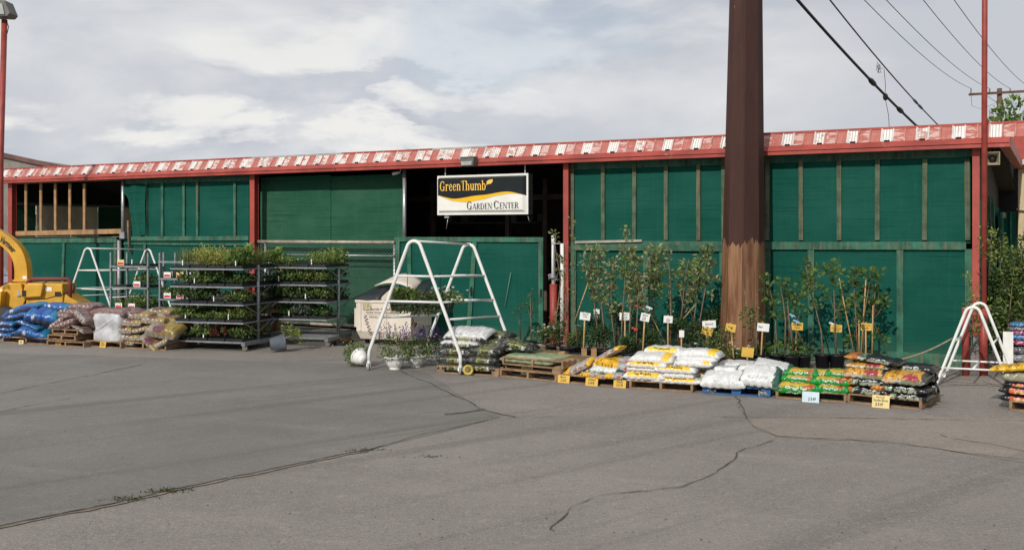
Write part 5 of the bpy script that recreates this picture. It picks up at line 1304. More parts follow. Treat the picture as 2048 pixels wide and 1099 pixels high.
# ------------------------------------------------------------------ flower pots and planter
def pot_prof(r0, r1, h, lip=.012): return [(0,0), (r0,0), (r0+(r1-r0)*.92,h*.86), (r1+lip,h*.87), (r1+lip,h), (r1-.008,h), (r1-.03,h*.88), (0,h*.88)]
def urn_prof(r, h): return [(0,0), (r*.55,0), (r*.56,.02), (r*.50,.035), (r*.72,h*.25), (r*.90,h*.6), (r*.97,h*.84), (r*1.08,h*.86), (r*1.10,h*.95), (r*1.05,h), (r*.95,h), (r*.9,h*.88), (0,h*.86)]
def flower_pot(name, lab, loc, r, h, mt, cols, hr, hh, flowers=(), spikes=0, seed=1, rot=None, n=420, size=.05, group=None):
    t = thing(name, lab, 'flower pot', loc, 0, group, rot)
    m = M(); m.lathe(urn_prof(r, h), 26); m.build('pot', mt, t)
    rg = random.Random(seed); m = M()
    blob(m, (0,0,h+hh*.35), (hr,hr,hh*.55), n, size, cols, rg); blob(m, (0,0,h+.02), (hr*1.05,hr*1.05,.10), n//3, size, cols, rg, up=-.2)
    m.build('foliage', LEAF, t)
    if flowers:
        m = M()
        for cl, k, sp, zc in flowers: petals(m, (0,0,h+zc), .026, k, cl, rg, sp)
        m.build('blossom', LEAF, t)
    if spikes:
        m = M()
        for i in range(spikes):
            x, y = rg.gauss(0, hr*.5), rg.gauss(0, hr*.4); z0_ = h+hh*.5; z1_ = h+hh*rg.uniform(.95,1.5); lx = rg.uniform(-.05,.05)
            for k in range(16):
                q = k/15; m.leaf((x+lx*q, y, z0_+(z1_-z0_)*q), (rg.uniform(-1,1), rg.uniform(-1,1), .6), .032, .011, jit((.085,.07,.23) if q > .35 else (.05,.07,.03), .3, rg), rg)
        m.build('lavender_bloom', LEAF, t)
    return t
PINK = (.62,.30,.28); 
flower_pot('flower_pot', 'white urn pot of lavender and pink flowers right of the tipped pot', G(790, 738), .185, .24, WHITEC, (GR1,GR3,GR2), .31, .42, ((PINK,26,(.20,.15,.13),.30),), 26, 3)
flower_pot('flower_pot', 'second white urn of pink flowers, partly behind the first', G(832, 733), .185, .22, WHITEC, (GR1,GR3,GR2), .30, .40, ((PINK,34,(.20,.15,.14),.32),), 22, 4)
flower_pot('flower_pot', 'shaded pot of purple lavender beside the wrapped black bags', G(866, 726), .19, .18, WHITEC, (GR3,GR1), .25, .36, ((PINK,6,(.2,.15,.1),.2),), 40, 5)
tp = flower_pot('flower_pot', 'white urn pot lying on its side by the frame caster', Vector((0,0,0)), .155, .21, WHITEC, (GR1,GR2,GR3), .22, .36, ((PINK,12,(.16,.16,.12),.28),), 0, 6)
p = G(722, 734); ax = Vector((-.62,.70,.34)).normalized(); tp.rotation_euler = Vector((0,0,1)).rotation_difference(ax).to_euler(); tp.location = Vector((p.x, p.y, .172))-ax*.11
t = thing('grey_pot', 'grey plastic pot tipped over with spilled green plant by the second rack', 'pot', G(548, 705)+Vector((-.10,.10,.165)), 0)
rm = (Matrix.Rotation(R(22), 3, 'Z') @ Matrix.Rotation(R(-8), 3, 'X') @ Matrix.Rotation(R(82), 3, 'Y'))
m = M(); m.lathe([(0,0), (.125,0), (.165,.27), (.178,.27), (.178,.30), (.16,.30), (.155,.24), (0,.22)], 22, rot=rm); m.build('pot', GREYP, t)
m = M(); rg = random.Random(8); st = M()
for i in range(9):
    c = rm @ Vector((rg.uniform(-.12,.12), rg.uniform(-.12,.12), .34+rg.uniform(0,.25)))+Vector((0,0,rg.uniform(-.02,.3))); st.tube([rm @ Vector((0,0,.2)), c], .004, 4); blob(m, c, (.10,.10,.11), 34, .055, (GR1,GR2,YG), rg)
st.build('stem', BARK, t); m.build('foliage', LEAF, t)
# long planter hung on the centre frame
a = leg_at(h1, 1.26, 0)+cf.location; b = leg_at(h1, 1.26, 1)+cf.location; dd = (b-a).normalized(); c0 = a+dd*.62+Vector((.03,.30,-.19))
pl = thing('hanging_planter', 'long planter box of trailing geranium leaves resting on the tall white frame', 'planter', c0, math.atan2(dd.y, dd.x))
m = M(); m.prism([(-.56,.0), (.56,.0), (.60,.17), (-.60,.17)], -.12, .12); m.build('box', mat('dark_green_planter', (.012,.022,.016), .6), pl, .01)
m = M(); rg = random.Random(21)
blob(m, (-.32,0,.28), (.28,.18,.12), 360, .07, (GR1,GR2,(.07,.10,.03)), rg, wd=.5); blob(m, (.10,0,.22), (.36,.18,.10), 380, .06, (GR1,GR3,(.09,.085,.04)), rg, wd=.45); blob(m, (.52,0,.24), (.30,.2,.13), 330, .06, (GR1,GR3,GR2), rg)
blob(m, (.0,-.16,.06), (.58,.06,.10), 300, .05, ((.10,.09,.05),GR3,GR1), rg, up=-.5, wd=.45); m.build('foliage', LEAF, pl)
m = M(); petals(m, (.45,0,.36), .03, 20, (.70,.68,.64), rg, (.16,.1,.05)); petals(m, (.72,-.05,.26), .035, 4, (.75,.73,.70), rg, (.06,.05,.03)); m.build('blossom', LEAF, pl)
for x in (-.3, .35): m = M(); m.tube([(x,0,.2), (x+.02,0,.72)], .006, 4); m.build('hanger', CABLE, pl)

# ------------------------------------------------------------------ dumpster
dc = G(822, 692.5); be = R(20)
du = thing('dumpster', 'cream painted rusty dumpster with black and white lids behind the tall white frame', 'dumpster', dc, -be)
LW, DW = 1.36, 1.18
Z0, ZF, ZBk = .12, 1.0, 1.20
m = M()
vs = [(-LW+.06,.10,Z0), (0-.02,.10,Z0), (0-.02,DW-.1,Z0), (-LW+.06,DW-.1,Z0), (-LW,0,ZF), (0,0,ZF), (0,DW,ZBk), (-LW,DW,ZBk), (-LW+.01,0,.30), (-.005,0,.30)]
m.add(vs, [(3,2,1,0), (8,9,5,4), (0,1,9,8), (1,2,6,5,9), (2,3,7,6), (3,0,8,4,7)]); m.build('body', DUMP, du)
m = M(); m.box(-LW-.02, .02, -.025, .03, ZF-.06, ZF); m.build('rim', DUMP, du, .008)
for x in (-LW+.10, -.62): m = M(); m.box(x-.03, x+.03, -.02, -.002, .3, ZF-.065); m.build('rib', DUMP, du)
m = M(); m.box(-LW-.10, -LW-.005, .1, .3, .38, .80); m.build('fork_pocket', DUMP, du); m = M(); m.box(.035, .10, .25, .95, .40, .52); m.build('fork_pocket', DUMP, du).location.x = -.06
for x in (-LW+.12, -.1):
    m = M(); m.lathe([(0,-.03), (.06,-.03), (.06,.03), (0,.03)], 12, rot=Matrix.Rotation(R(90), 3, 'Y'), at=(x,.3,.06)); m.build('wheel', RUBBER, du)
BL = mat('black_lid_plastic', (.022,.025,.03), .42, .25, 5, bump=.1)
m = M(); n = 8; vs = []
for i in range(n+1):
    for j in range(5):
        a, b2 = i/n, j/4; x = -LW-.07+.68*a; y = -.05+.70*b2; vs.append((x, y, ZF+.03+.26*b2**.8*(.4+.6*min(1,a*2.2))+.012*math.sin(a*9)))
m.add(vs, [(i*5+j, (i+1)*5+j, (i+1)*5+j+1, i*5+j+1) for i in range(n) for j in range(4)], None, True)
o = m.build('front_lid', BL, du); s = o.modifiers.new('Solidify', 'SOLIDIFY'); s.thickness = .025
m = M(); vs = []
for i in range(n+1):
    for j in range(5):
        a, b2 = i/n, j/4; vs.append((-LW+.22+.96*a, .45+.74*b2, ZBk-.04+.40*math.sin(math.pi*min(1,.15+a*.8))**.6*(.55+.45*b2)))
m.add(vs, [(i*5+j, (i+1)*5+j, (i+1)*5+j+1, i*5+j+1) for i in range(n) for j in range(4)], None, True)
o = m.build('white_lid', DUMP, du); o.modifiers.new('Solidify', 'SOLIDIFY').thickness = .025
m = M(); vs = []
for i in range(n+1):
    for j in range(5):
        a, b2 = i/n, j/4; vs.append((-.55+.72*a, .25+.95*b2, ZBk-.06+.30*b2*a+.12*b2+.03*math.sin(a*7)))
m.add(vs, [(i*5+j, (i+1)*5+j, (i+1)*5+j+1, i*5+j+1) for i in range(n) for j in range(4)], None, True)
o = m.build('torn_lid', BL, du); o.modifiers.new('Solidify', 'SOLIDIFY').thickness = .02
GINK = mat('faded_ink', (.15,.12,.10), .7)
m = M()
for s_, x0, x1, z0_, z1_ in (('North Central', -1.02, -.44, .78, .83), ('Solid Waste Authority', -1.10, -.28, .70, .75), ('(505) 747', -1.02, -.62, .60, .645)):
    put_text(m, s_, lambda a, b2: (x0+(x1-x0)*a, -.023, z0_+(z1_-z0_)*b2), 0, .01)
m.box(-1.10, -.30, -.0225, -.0215, .68, .684); m.build('lettering', GINK, du)
for x0, x1, z0_, z1_ in ((-LW+.18, -LW+.38, .78, .92), (-.5, -.30, .74, .90)):
    m = M(); m.box(x0, x1, -.024, -.0205, z0_, z1_); m.build('sticker', mat('worn_sticker', (.40,.36,.22), .6, .5, 25), du)
m = M(); m.box(-.2, -.05, -.0235, -.0205, .80, .90); m.build('sticker', mat('rust_sticker', (.22,.08,.05), .7, .5, 25), du)
def scribble(name, pts, r=.012): m = M(); m.tube(pts, r, 5); m.build(name, mat('graffiti', (.05,.025,.02), .7), du)
scribble('graffiti', [(-LW+.22+.05*math.sin(k*1.9)+.02*k*.4, -.008, .66-.022*k) for k in range(20)], .008)
scribble('graffiti', [(.012, .12+.03*k, .46+.05*math.sin(k*2.1)) for k in range(15)], .014); scribble('graffiti', [(.012, .40+.03*k, .30+.03*math.sin(k*2.6)) for k in range(9)], .016)
scribble('graffiti', [(.012, .06+.02*math.sin(k), .62-.03*k) for k in range(6)], .014)

# ------------------------------------------------------------------ racks and plant trays
TR = {}
def tray_mesh():
    m = M(); w2, d2 = .20, .27
    m.box(-w2, w2, -d2, d2, 0, .012); 
    for y in (-d2, d2): m.box(-w2, w2, y-.006, y+.006, .012, .055)
    for x in (-w2, w2): m.box(x-.006, x+.006, -d2+.007, d2-.007, .012, .055)
    for i in range(4):
        for j in range(5):
            cx, cy = -w2+.05+i*.1, -d2+.055+j*.108; m.box(cx-.042, cx+.042, cy-.045, cy+.045, .0125, .075)
    return m.mesh('tray')
TRAY = tray_mesh(); TRAY.materials.append(BLACKP)
def plants_mesh(kind, seed):
    rg = random.Random(seed); m = M()
    if kind == 'grass':
        for i in range(150): m.leaf((rg.gauss(0,.09), rg.gauss(0,.13), .07), (rg.gauss(0,.25), rg.gauss(0,.25), 1), rg.uniform(.22,.50), .006, jit((.17,.19,.06), .3, rg), rg)
        return m.mesh('foliage')
    spec = {'leafy': ((GR1,GR2,GR3), .19, .070, 300, .34), 'herb': ((GR2,(.13,.21,.05),GR1), 0.14, .050, 330, .34), 'low': ((GR3,GR1), .12, .055, 230, .4), 'yellow': ((YG,(.36,.33,.08),GR2), .34, .065, 480, .28), 'dark': ((GR3,(.045,.08,.03),GR1), .21, .07, 240, .4),
            'red': (((.24,.035,.04),(.19,.05,.04),GR3), .17, .065, 320, .3), 'tall': ((GR1,GR2,(.20,.26,.06)), .24, .06, 420, .28), 'silver': (((.20,.23,.18),(.15,.18,.13)), .15, .055, 340, .35), 'geranium': ((GR1,(.13,.21,.05),GR2), .29, .09, 380, .5)}[kind]
    cols, h, size, n, wd = spec
    for i in range(4):
        for j in range(5):
            if rg.random() < .03: continue
            cx, cy = -.15+i*.1, -.215+j*.108; hh = h*rg.uniform(.55,1.25)
            blob(m, (cx, cy, .075+hh*.5), (.072, .074, hh*.55), n//20, size, cols, rg, up=.7, wd=wd)
    if kind == 'geranium': petals(m, (0,0,.34), .02, 7, (.45,.03,.02), rg, (.12,.15,.04))
    return m.mesh('foliage')
PLM = {}
def plants(kind, i):
    k = (kind, i % 3)
    if k not in PLM: PLM[k] = plants_mesh(kind, hash(kind) % 97 if False else sum(map(ord, kind))+i % 3); PLM[k].materials.append(LEAF)
    return PLM[k]
FOL = {'leafy': 'leafy green seedlings', 'herb': 'small herbs', 'low': 'low green plants', 'grass': 'tall ornamental grass', 'yellow': 'yellow green perennials', 'dark': 'dark leaved plants', 'red': 'red leaved plants', 'tall': 'tall green seedlings', 'silver': 'silvery plants', 'geranium': 'red flowering geraniums', None: 'no plants'}
ntr = [0]
def tray(fr_rot, loc, kind, lab, group, card=None, sc=(1,1,1)):
    ntr[0] += 1; t = thing('plant_tray', lab, 'plant tray', loc, fr_rot, group); t.scale = sc
    inst(TRAY, 'tray', t, sc=(1,1,.8))
    if kind: inst(plants(kind, ntr[0]), 'foliage', t, loc=(0,0,-.012), rot=(0, 0, (ntr[0] % 2)*math.pi), sc=(1, 1, rnd.choice((.8,.95,1.1,1.25,1.35)) if kind not in ('grass','yellow','geranium','tall') else rnd.uniform(.85,1.15)))
    if ntr[0] % 3 == 0:
        x = rnd.uniform(-.16,.16); m = M(); m.box(x-.011, x+.011, -.25, -.247, .06, .17); m.build('plant_tag', CARD_W, t)
    if card:
        m = M(); m.box(-.10, .10, -.295, -.289, .03, .16); c = m.build('price_card', CARD_W if card != 'y' else CARD_P, t); m = M(); m.box(-.085, .085, -.298, -.2955, .045, .10); m.build('red_print', mat('red_print', (.55,.05,.045), .6), c)
    return t
def rack(lab, loc, rz, shelves, L=1.75, Dp=1.22, zt=1.80):
    t = thing('plant_rack', lab, 'rack', loc, rz)
    for x in (0, L):
        m = M(); m.tube([(x, Dp/2, .16), (x, Dp/2, zt)], .036, 12); m.build('upright', RACKM, t)
        m = M(); m.box(x-.04, x+.04, 0, Dp, .12, .20); m.build('base_beam', RACKM, t)
        for z in shelves[1:]:
            for y in (.06, Dp-.06): m = M(); m.bar((x, Dp/2, z-.24), (x, y, z-.02), .02, .02); m.build('brace', RACKM, t)
        for y in (.08, Dp-.08):
            m = M(); m.box(x-.03, x+.03, y-.04, y+.04, .085, .12); c = m.build('caster', RACKM, t); m = M(); m.lathe([(.0,-.022), (.05,-.022), (.062,-.012), (.062,.012), (.05,.022), (0,.022)], 16, rot=Matrix.Rotation(R(90), 3, 'X'), at=(x, y, .062)); m.build('wheel', mat('rack_wheel', (.16,.145,.12), .7), c)
    for z in shelves:
        m = M()
        for y in (0, Dp): m.box(-.02, L+.02, y-.016, y+.016, z-.03, z)
        for x in (0, L): m.box(x-.018, x+.018, .017, Dp-.017, z-.028, z-.001)
        for k in range(9): m.box(.02, L-.02, .08+k*(Dp-.16)/8-.01, .08+k*(Dp-.16)/8+.01, z-.012, z-.003)
        m.build('shelf', RACKM, t)
    return t
def fill(base, rz, shelves, rname, plan, L=1.75, Dp=1.22, group='plant trays', rows=2):
    mz = Matrix.Rotation(rz, 3, 'Z'); names = ('bottom', 'second', 'third', 'fourth', 'top')
    pos = ('far left', 'left', 'right', 'far right')
    for si, z in enumerate(shelves):
        for k in range(4):
            for r in range(rows):
                kind = plan[si][k] if r == 0 else (plan[si][(k+1) % 4])
                if kind == '-': continue
                x = .23+k*(L-.46)/3; y = .30 if r == 0 else Dp-.30
                loc = Vector(base)+mz @ Vector((x, y, z+.001))
                tray(rz, loc, kind, 'tray of %s, %s%s, on %s shelf of %s' % (FOL[kind], pos[k], ' back' if r else '', names[si], rname), group)
ra = G(487, 703); rb = G(342, 697.5); rz1 = math.atan2(ra.y-rb.y, ra.x-rb.x)
SH = [.20, .605, .985, 1.36, 1.74]
rack('tall grey steel plant rack full of seedling trays, front one with two casters showing', rb, rz1, SH)
fill(rb, rz1, SH, 'front rack', [('herb','leafy','red','leafy'), ('leafy','herb','herb','tall'), ('low','dark','silver','leafy'), ('low','leafy','dark','dark'), ('grass','yellow','yellow','geranium')])
off = Vector((math.cos(rz1), math.sin(rz1), 0)); r2 = G(652, 694)-off*1.75
rack('grey steel plant rack right of the front one with sparser trays', r2, rz1, SH[:5], zt=1.70)
fill(r2, rz1, SH[1:], 'right rack', [('-','low','silver','dark'), ('dark','leafy','dark','leafy'), ('low','leafy','leafy','herb'), ('geranium','leafy',None,'tall')])
m = M(); rg = random.Random(4)
t = thing('dead_plants', 'dry straw coloured plants in a tray under the right rack', 'plant tray', G(678, 690)+Vector((0,.2,0)), rz1)
inst(TRAY, 'tray', t)
for i in range(120): m.leaf((rg.gauss(0,.13), rg.gauss(0,.14), .08), (rg.gauss(0,1), rg.gauss(0,1), .5), .14, .006, jit((.20,.16,.07), .3, rg), rg)
m.build('foliage', LEAF, t)
def trolley(lab, loc, rz, shelves, L=1.1, Dp=.56, zt=2.02):
    t = thing('plant_trolley', lab, 'trolley', loc, rz)
    for x in (0, L):
        for y in (0, Dp): m = M(); m.box(x-.022, x+.022, y-.022, y+.022, .1, zt); m.build('upright', RACKM, t)
    for z in [.18]+list(shelves):
        m = M(); m.box(-.02, L+.02, -.024, Dp+.024, z-.03, z-.012)
        m.box(-.02, L+.02, -.045, -.0245, z-.035, z+.008); m.build('shelf', RACKM, t)
    for x in (.04, L-.04):
        for y in (.04, Dp-.04): m = M(); m.lathe([(0,-.02), (.055,-.02), (.06,0), (.055,.02), (0,.02)], 14, rot=Matrix.Rotation(R(90), 3, 'X'), at=(x, y, .06)); m.box(x-.02, x+.02, y-.03, y+.03, .10, .15); m.build('caster', RUBBER, t)
    return t
ga = at(222, 465, 24.4)*Vector((1,1,0)); rzt = R(-20)
trolley('grey plant trolley half empty behind the mulch bags, left of two', ga, rzt, [.66, 1.19, 1.70])
mz = Matrix.Rotation(rzt, 3, 'Z')
def tl(base, z, x, kind, lab, card=None, y=.28): tray(rzt, Vector(base)+mz @ Vector((x, y, z-.011)), kind, lab, 'plant trays', card)
tl(ga, 1.70, .30, None, 'empty black tray with a yellow card on the top shelf of the left trolley', 'y'); tl(ga, 1.70, .74, None, 'empty black tray stacked on the top shelf of the left trolley')
tl(ga, 1.19, .26, None, 'empty dark tray on the middle shelf of the left trolley'); tl(ga, 1.19, .78, 'leafy', 'leafy tray with red price card on the middle shelf of the left trolley', 'r')
tl(ga, .66, .24, 'leafy', 'leafy tray with red card, left end of the low shelf of the left trolley', 'r'); tl(ga, .66, .62, 'tall', 'leafy tray with red card, middle of the low shelf of the left trolley', 'r'); tl(ga, .66, .94, 'leafy', 'leafy tray without card, right end of the low shelf of the left trolley')
gb_ = at(320, 465, 24.0)*Vector((1,1,0))
trolley('grey plant trolley partly hidden by the front rack, right of two', gb_, rzt, [.5, .93, 1.42, 1.82])
for z, row in ((1.42, (('low','r'), ('herb','y'), ('low','r'))), (.93, (('leafy','r'), ('low','r'), ('leafy',None))), (.5, (('leafy',None), ('dark',None), ('leafy',None)))):
    for k, (kd, cd) in enumerate(row): tl(gb_, z, .22+k*.36, kd, 'tray on the %s shelf of the right trolley, %s%s' % ({1.42: 'upper', .93: 'middle', .5: 'lower'}[z], ('left end', 'middle', 'right end')[k], {'r': ', red card', 'y': ', yellow card', None: ', no card'}[cd]), cd)
# hanging red pots and wooden fence piece behind the racks
for i, px in enumerate((476, 498)):
    for j, z in enumerate((1.02, .48, .02)):
        p = at(px, 465, 24.6)*Vector((1,1,0)); t = thing('terracotta_pot', 'terracotta pot seen between the shelves of the front rack, %s column, %s' % (('left', 'right')[i], ('upper', 'middle', 'lower')[j]), 'pot', p+Vector((0,0,z)), 0, 'terracotta pots behind the front rack')
        m = M(); m.lathe(pot_prof(.07, .10, .22), 16); m.build('pot', mat('terracotta', (.30,.07,.04), .7, .2, 5), t)
p = at(486, 465, 25.2)*Vector((1,1,0)); t = thing('wooden_shelf', 'weathered wooden shelf unit standing behind the front rack', 'shelf', p, rz1)
for z in (.0, .46, 1.0):
    m = M(); m.box(-.75, 1.0, -.75, .1, z-.03 if z else 0, z if z else .018); m.build('board', PALLET, t)
for x in (-.72, .97): m = M(); m.box(x-.03, x+.03, .0, .06, .02, 1.25); m.build('upright', PALLET, t)
m = M(); m.box(-.75, 1.0, .08, .10, .02, .9); m.build('back_board', PALLET, t)

# ------------------------------------------------------------------ wood chipper
Yw = 25.6; cw = at(0, 465, Yw); cw.z = 0
ch = thing('wood_chipper', 'yellow wood chipper with tall curved discharge chute at the left edge', 'wood chipper', cw, 0)
def cx(px): return (px-0)/F*Yw
def cz(py): return H-(py-HY)/F*Yw
def cp(pts): return [(cx(a), cz(b)) for a, b in pts]
# chute: rectangular duct swept along a curve
cl_ = [(48,596), (48,560), (47,532), (40,508), (24,488), (2,473), (-22,462), (-44,456)]
P_ = [Vector((cx(a), 0, cz(b))) for a, b in cl_]
def duct(P_, wds, dp):
    m = M(); vs = []
    for i, p in enumerate(P_):
        d = (P_[min(i+1, len(P_)-1)]-P_[max(i-1, 0)]).normalized(); nrm = Vector((d.z, 0, -d.x)); h_ = wds[i]/2
        vs += [p+nrm*h_+Vector((0,-dp/2,0)), p-nrm*h_+Vector((0,-dp/2,0)), p-nrm*h_*.82+Vector((0,dp/2,0)), p+nrm*h_*.82+Vector((0,dp/2,0))]
    k = len(P_); m.add(vs, [(i*4+j, i*4+(j+1)%4, (i+1)*4+(j+1)%4, (i+1)*4+j) for i in range(k-1) for j in range(4)]+[(3,2,1,0), tuple((k-1)*4+j for j in range(4))])
    return m
from mathutils import geometry
fine = []
for i in range(len(P_)-1):
    p0, p1, p2, p3 = P_[max(i-1,0)], P_[i], P_[i+1], P_[min(i+2, len(P_)-1)]
    for k in range(4):
        t_ = k/4; fine.append(.5*((2*p1)+(p2-p0)*t_+(2*p0-5*p1+4*p2-p3)*t_*t_+(3*p1-p0-3*p2+p3)*t_**3))
fine.append(P_[-1]); wds = [.34-.02*math.sin(i/len(fine)*3) for i in range(len(fine))]
o = duct(fine, wds, .34).build('chute', CHIP, ch, .012)
# lettering following the chute front
m = M(); arc = [0]
for a_, b_ in zip(fine, fine[1:]): arc.append(arc[-1]+(b_-a_).length)
def chute_pt(s_, off_):
    for i in range(len(arc)-1):
        if s_ <= arc[i+1]:
            k = (s_-arc[i])/(arc[i+1]-arc[i]); p = fine[i].lerp(fine[i+1], k); d = (fine[i+1]-fine[i]).normalized(); return p+Vector((-d.z, 0, d.x))*(-off_)+Vector((0,-.176,0))
    return fine[-1]
sA = next(arc[i] for i, p in enumerate(fine) if p.x < cx(40) and p.z > cz(515)); sB = next(arc[i] for i, p in enumerate(fine) if p.x < cx(10) and p.z > cz(500))
put_text(m, 'Vermeer', lambda a, b2: chute_pt(sB+(sA-sB)*a, -.085+.155*b2), 0, .03); m.build('lettering', INK, ch)
m = M(); m.box(cx(33), cx(64), -.21, .21, cz(562), cz(558)); m.build('flange', CHIP, ch)
m = M(); m.box(cx(52), cx(60), -.176, -.172, cz(557), cz(551)); m.build('sticker', CARD_W, ch)
# drum housing
hp = [(-40,640), (58,640), (58,600), (53,566), (32,564), (14,572), (4,588), (-40,596)]
m = M(); m.prism(cp(hp), -.35, .35); m.build('drum_housing', CHIP, ch, .015)
m = M(); m.prism(cp([(-60,618), (24,618), (28,580), (-60,580)]), -.62, -.352); m.build('belt_cover', CHIP, ch, .02)
m = M(); m.prism(cp([(33,628), (62,628), (62,606), (66,598), (62,585), (58,565), (38,565)]), -.42, -.36); m.build('side_plate', CHIP, ch, .01)
m = M(); put_text(m, 'Vermeer', lambda a, b2: (cx(-24)+(cx(11)-cx(-24))*a, -.624, cz(604)+.10*b2), 0, .03); m.build('lettering', INK, ch)
m = M(); m.box(cx(8), cx(18), -.355, -.351, cz(580), cz(576)); m.build('sticker', CARD_W, ch)
m = M()
for k in range(7): m.box(cx(20+k*2.6), cx(20+k*2.6)+.012, -.356, -.351, cz(580-4*math.sin(k/6*3.1)), cz(571-4*math.sin(k/6*3.1)))
m.build('louvre', INK, ch)
m = M(); m.box(cx(52), cx(55), -.425, -.421, cz(586), cz(577)); m.box(cx(50), cx(57), -.46, -.421, cz(590), cz(587)); m.build('latch', GALV, ch)
# engine cover
m = M(); m.prism(cp([(60,596), (104,596), (139,586), (139,566), (70,564), (63,572)]), -.40, .40); m.prism(cp([(66,611), (92,611), (139,603), (139,587), (104,597), (66,597)]), -.38, .38); m.build('engine_cover', CHIP, ch, .02)
m = M(); m.prism(cp([(64,592), (100,590), (105,566), (70,566)]), -.52, -.402); m.build('side_panel', CHIP, ch, .012)
m = M(); m.box(cx(105), cx(118), -.406, -.401, cz(580), cz(572)); m.build('sticker', CARD_W, ch); m = M(); m.box(cx(124), cx(136), -.406, -.401, cz(590), cz(581)); m.build('control_panel', INK, ch)
m = M(); m.box(cx(64), cx(72), -.53, -.522, cz(590), cz(578)); m.build('lock', INK, ch)
m = M(); m.prism(cp([(138,610), (182,618), (182,612), (142,586)]), -.35, .35); m.build('feed_tray', CHIP, ch, .01)
m = M(); m.tube([(cx(66), -.3, cz(575)), (cx(68), -.3, cz(561)), (cx(75), -.3, cz(556.5)), (cx(146), -.3, cz(556)), (cx(151), -.3, cz(560)), (cx(150), -.3, cz(628))], .045, 8); m.build('guard_rail', MAROON, ch)
m = M(); m.tube([(cx(115), -.3, cz(555)), (cx(108), -.34, cz(560)), (cx(98), -.42, cz(568))], .016, 6); m.tube([(cx(150), -.3, cz(560)), (cx(160), -.32, cz(572)), (cx(156), -.3, cz(584))], .02, 6); m.build('hose', CABLE, ch)
m = M(); m.box(cx(-60), cx(190), -.3, .3, .42, .56); m.build('chassis', INK, ch)
m = M(); m.prism(cp([(60,628), (150,628), (150,604), (66,612)]), -.33, .33); m.build('engine_bay', INK, ch)
for x in (cx(30), cx(105)):
    m = M(); m.lathe([(0,-.1), (.18,-.1), (.30,-.11), (.34,-.05), (.34,.05), (.30,.11), (0,.1)], 20, rot=Matrix.Rotation(R(90), 3, 'X'), at=(x, -.52, .34)); m.build('wheel', RUBBER, ch)
m = M(); m.bar((cx(150), -.2, .45), (cx(150), -.2, .0), .06, .06); m.build('jack', MAROON, ch)

# ------------------------------------------------------------------ potted trees, shrubs, stake signs
def cone_pot(t, r, h, mt=BLACKP):
    m = M(); m.lathe([(0,0), (r*.84,0), (r*.98,h*.93), (r*1.05,h*.935), (r*1.05,h), (r*.96,h), (r*.94,h*.9), (0,h*.9)], 22); m.build('pot', mt, t)
    m = M(); m.lathe([(r*.93,h*.905), (0,h*.925)], 16); m.build('soil', SOIL, t)
def potted_tree(lab, px, py, stems, crown, cols, size=.095, wd=.3, pot=(.15,.27), stakes=(), seed=0, group='young potted trees', potmt=BLACKP, n=30, cat='potted tree'):
    """stems: list of pixel polylines (first point at the soil); crown: list of (px, py, rx_px, ry_px) leaf clumps"""
    p = G(px, py); t = thing('potted_tree', lab, cat, p, 0, group); rg = random.Random(seed*31+7); Y = p.y+pot[0]*.3
    cone_pot(t, *pot); loc = lambda x, y, dy=0: at(x, y, Y+dy)-p
    tr = M(); ends = []
    for s in stems:
        pts = [loc(x, y, rg.uniform(-.05,.05) if i else 0) for i, (x, y) in enumerate(s)]; pts[0].z = pot[1]*.9; k = len(pts)
        tr.tube(pts, [.018-.012*i/max(1,k-1) for i in range(k)], 6)
        ends.append(pts)
    lf = M()
    for x, y, rx, ry in crown:
        dy = rg.uniform(-.14,.14); c = loc(x, y, dy); s_ = Y/F
        best = min((q for pts in ends for q in pts[1:]), key=lambda q: (q-c).length+max(0, q.z-c.z)*2)
        tr.tube([best, best.lerp(c, .55)+Vector((0,0,-.02)), c], [.007,.005,.003], 4)
        k = max(10, int(.70*n*(rx*ry)/110))
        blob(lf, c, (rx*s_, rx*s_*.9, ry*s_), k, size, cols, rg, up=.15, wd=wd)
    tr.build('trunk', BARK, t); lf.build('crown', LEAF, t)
    for a, b in stakes: m = M(); pa = loc(*a, -.05); pa.z = max(pa.z, pot[1]*.9); m.tube([pa, loc(*b, -.05)], .012, 6); m.build('stake', CANE, t)
    return t
PEAR = (OLV, (.22,.25,.11), (.34,.35,.19), GR1, GR2); 
def col_crown(x0, y0, x1, y1, rx, ry, k, sd, jx=7):
    rg = random.Random(sd); return [(x0+(x1-x0)*i/(k-1)+rg.uniform(-jx,jx), y0+(y1-y0)*i/(k-1)+rg.uniform(-5,5), rx*rg.uniform(.75,1.3), ry*rg.uniform(.8,1.25)) for i in range(k)]
potted_tree('spindly small leafed tree in front of the gate edge, left one', 1040, 704, [[(1041,690), (1040,650), (1038,615)]], [(1036,622,9,10), (1044,608,8,8), (1034,635,8,6)], (GR3,GR1,(.06,.06,.03)), .05, seed=1, pot=(.13,.24))
potted_tree('small leafed bushy young tree beside the gate edge, right one', 1062, 704, [[(1063,690), (1062,640), (1060,585)]], [(1062,588,7,11), (1066,606,13,11), (1056,618,12,10), (1070,628,9,8), (1063,650,8,9), (1066,668,6,8)], (GR3,GR1,(.05,.07,.025)), .05, seed=2, pot=(.13,.24))
potted_tree('very tall thin sapling with a leaf tuft reaching above the gate top', 1106, 716, [[(1106,702), (1112,640), (1122,560), (1112,505), (1108,470)]], [(1106,466,9,5), (1112,478,6,7), (1118,515,5,7), (1121,545,8,8)], PEAR, .095, seed=3, pot=(.15,.26))
potted_tree('tall thin sapling in front of the red post', 1134, 722, [[(1134,704), (1134,640), (1131,560), (1128,520)]], [(1128,520,7,10), (1132,545,10,12), (1126,565,9,9), (1138,585,10,10), (1127,600,9,10), (1122,625,14,12)], (GR1,OLV,(.09,.09,.04)), .06, seed=4)
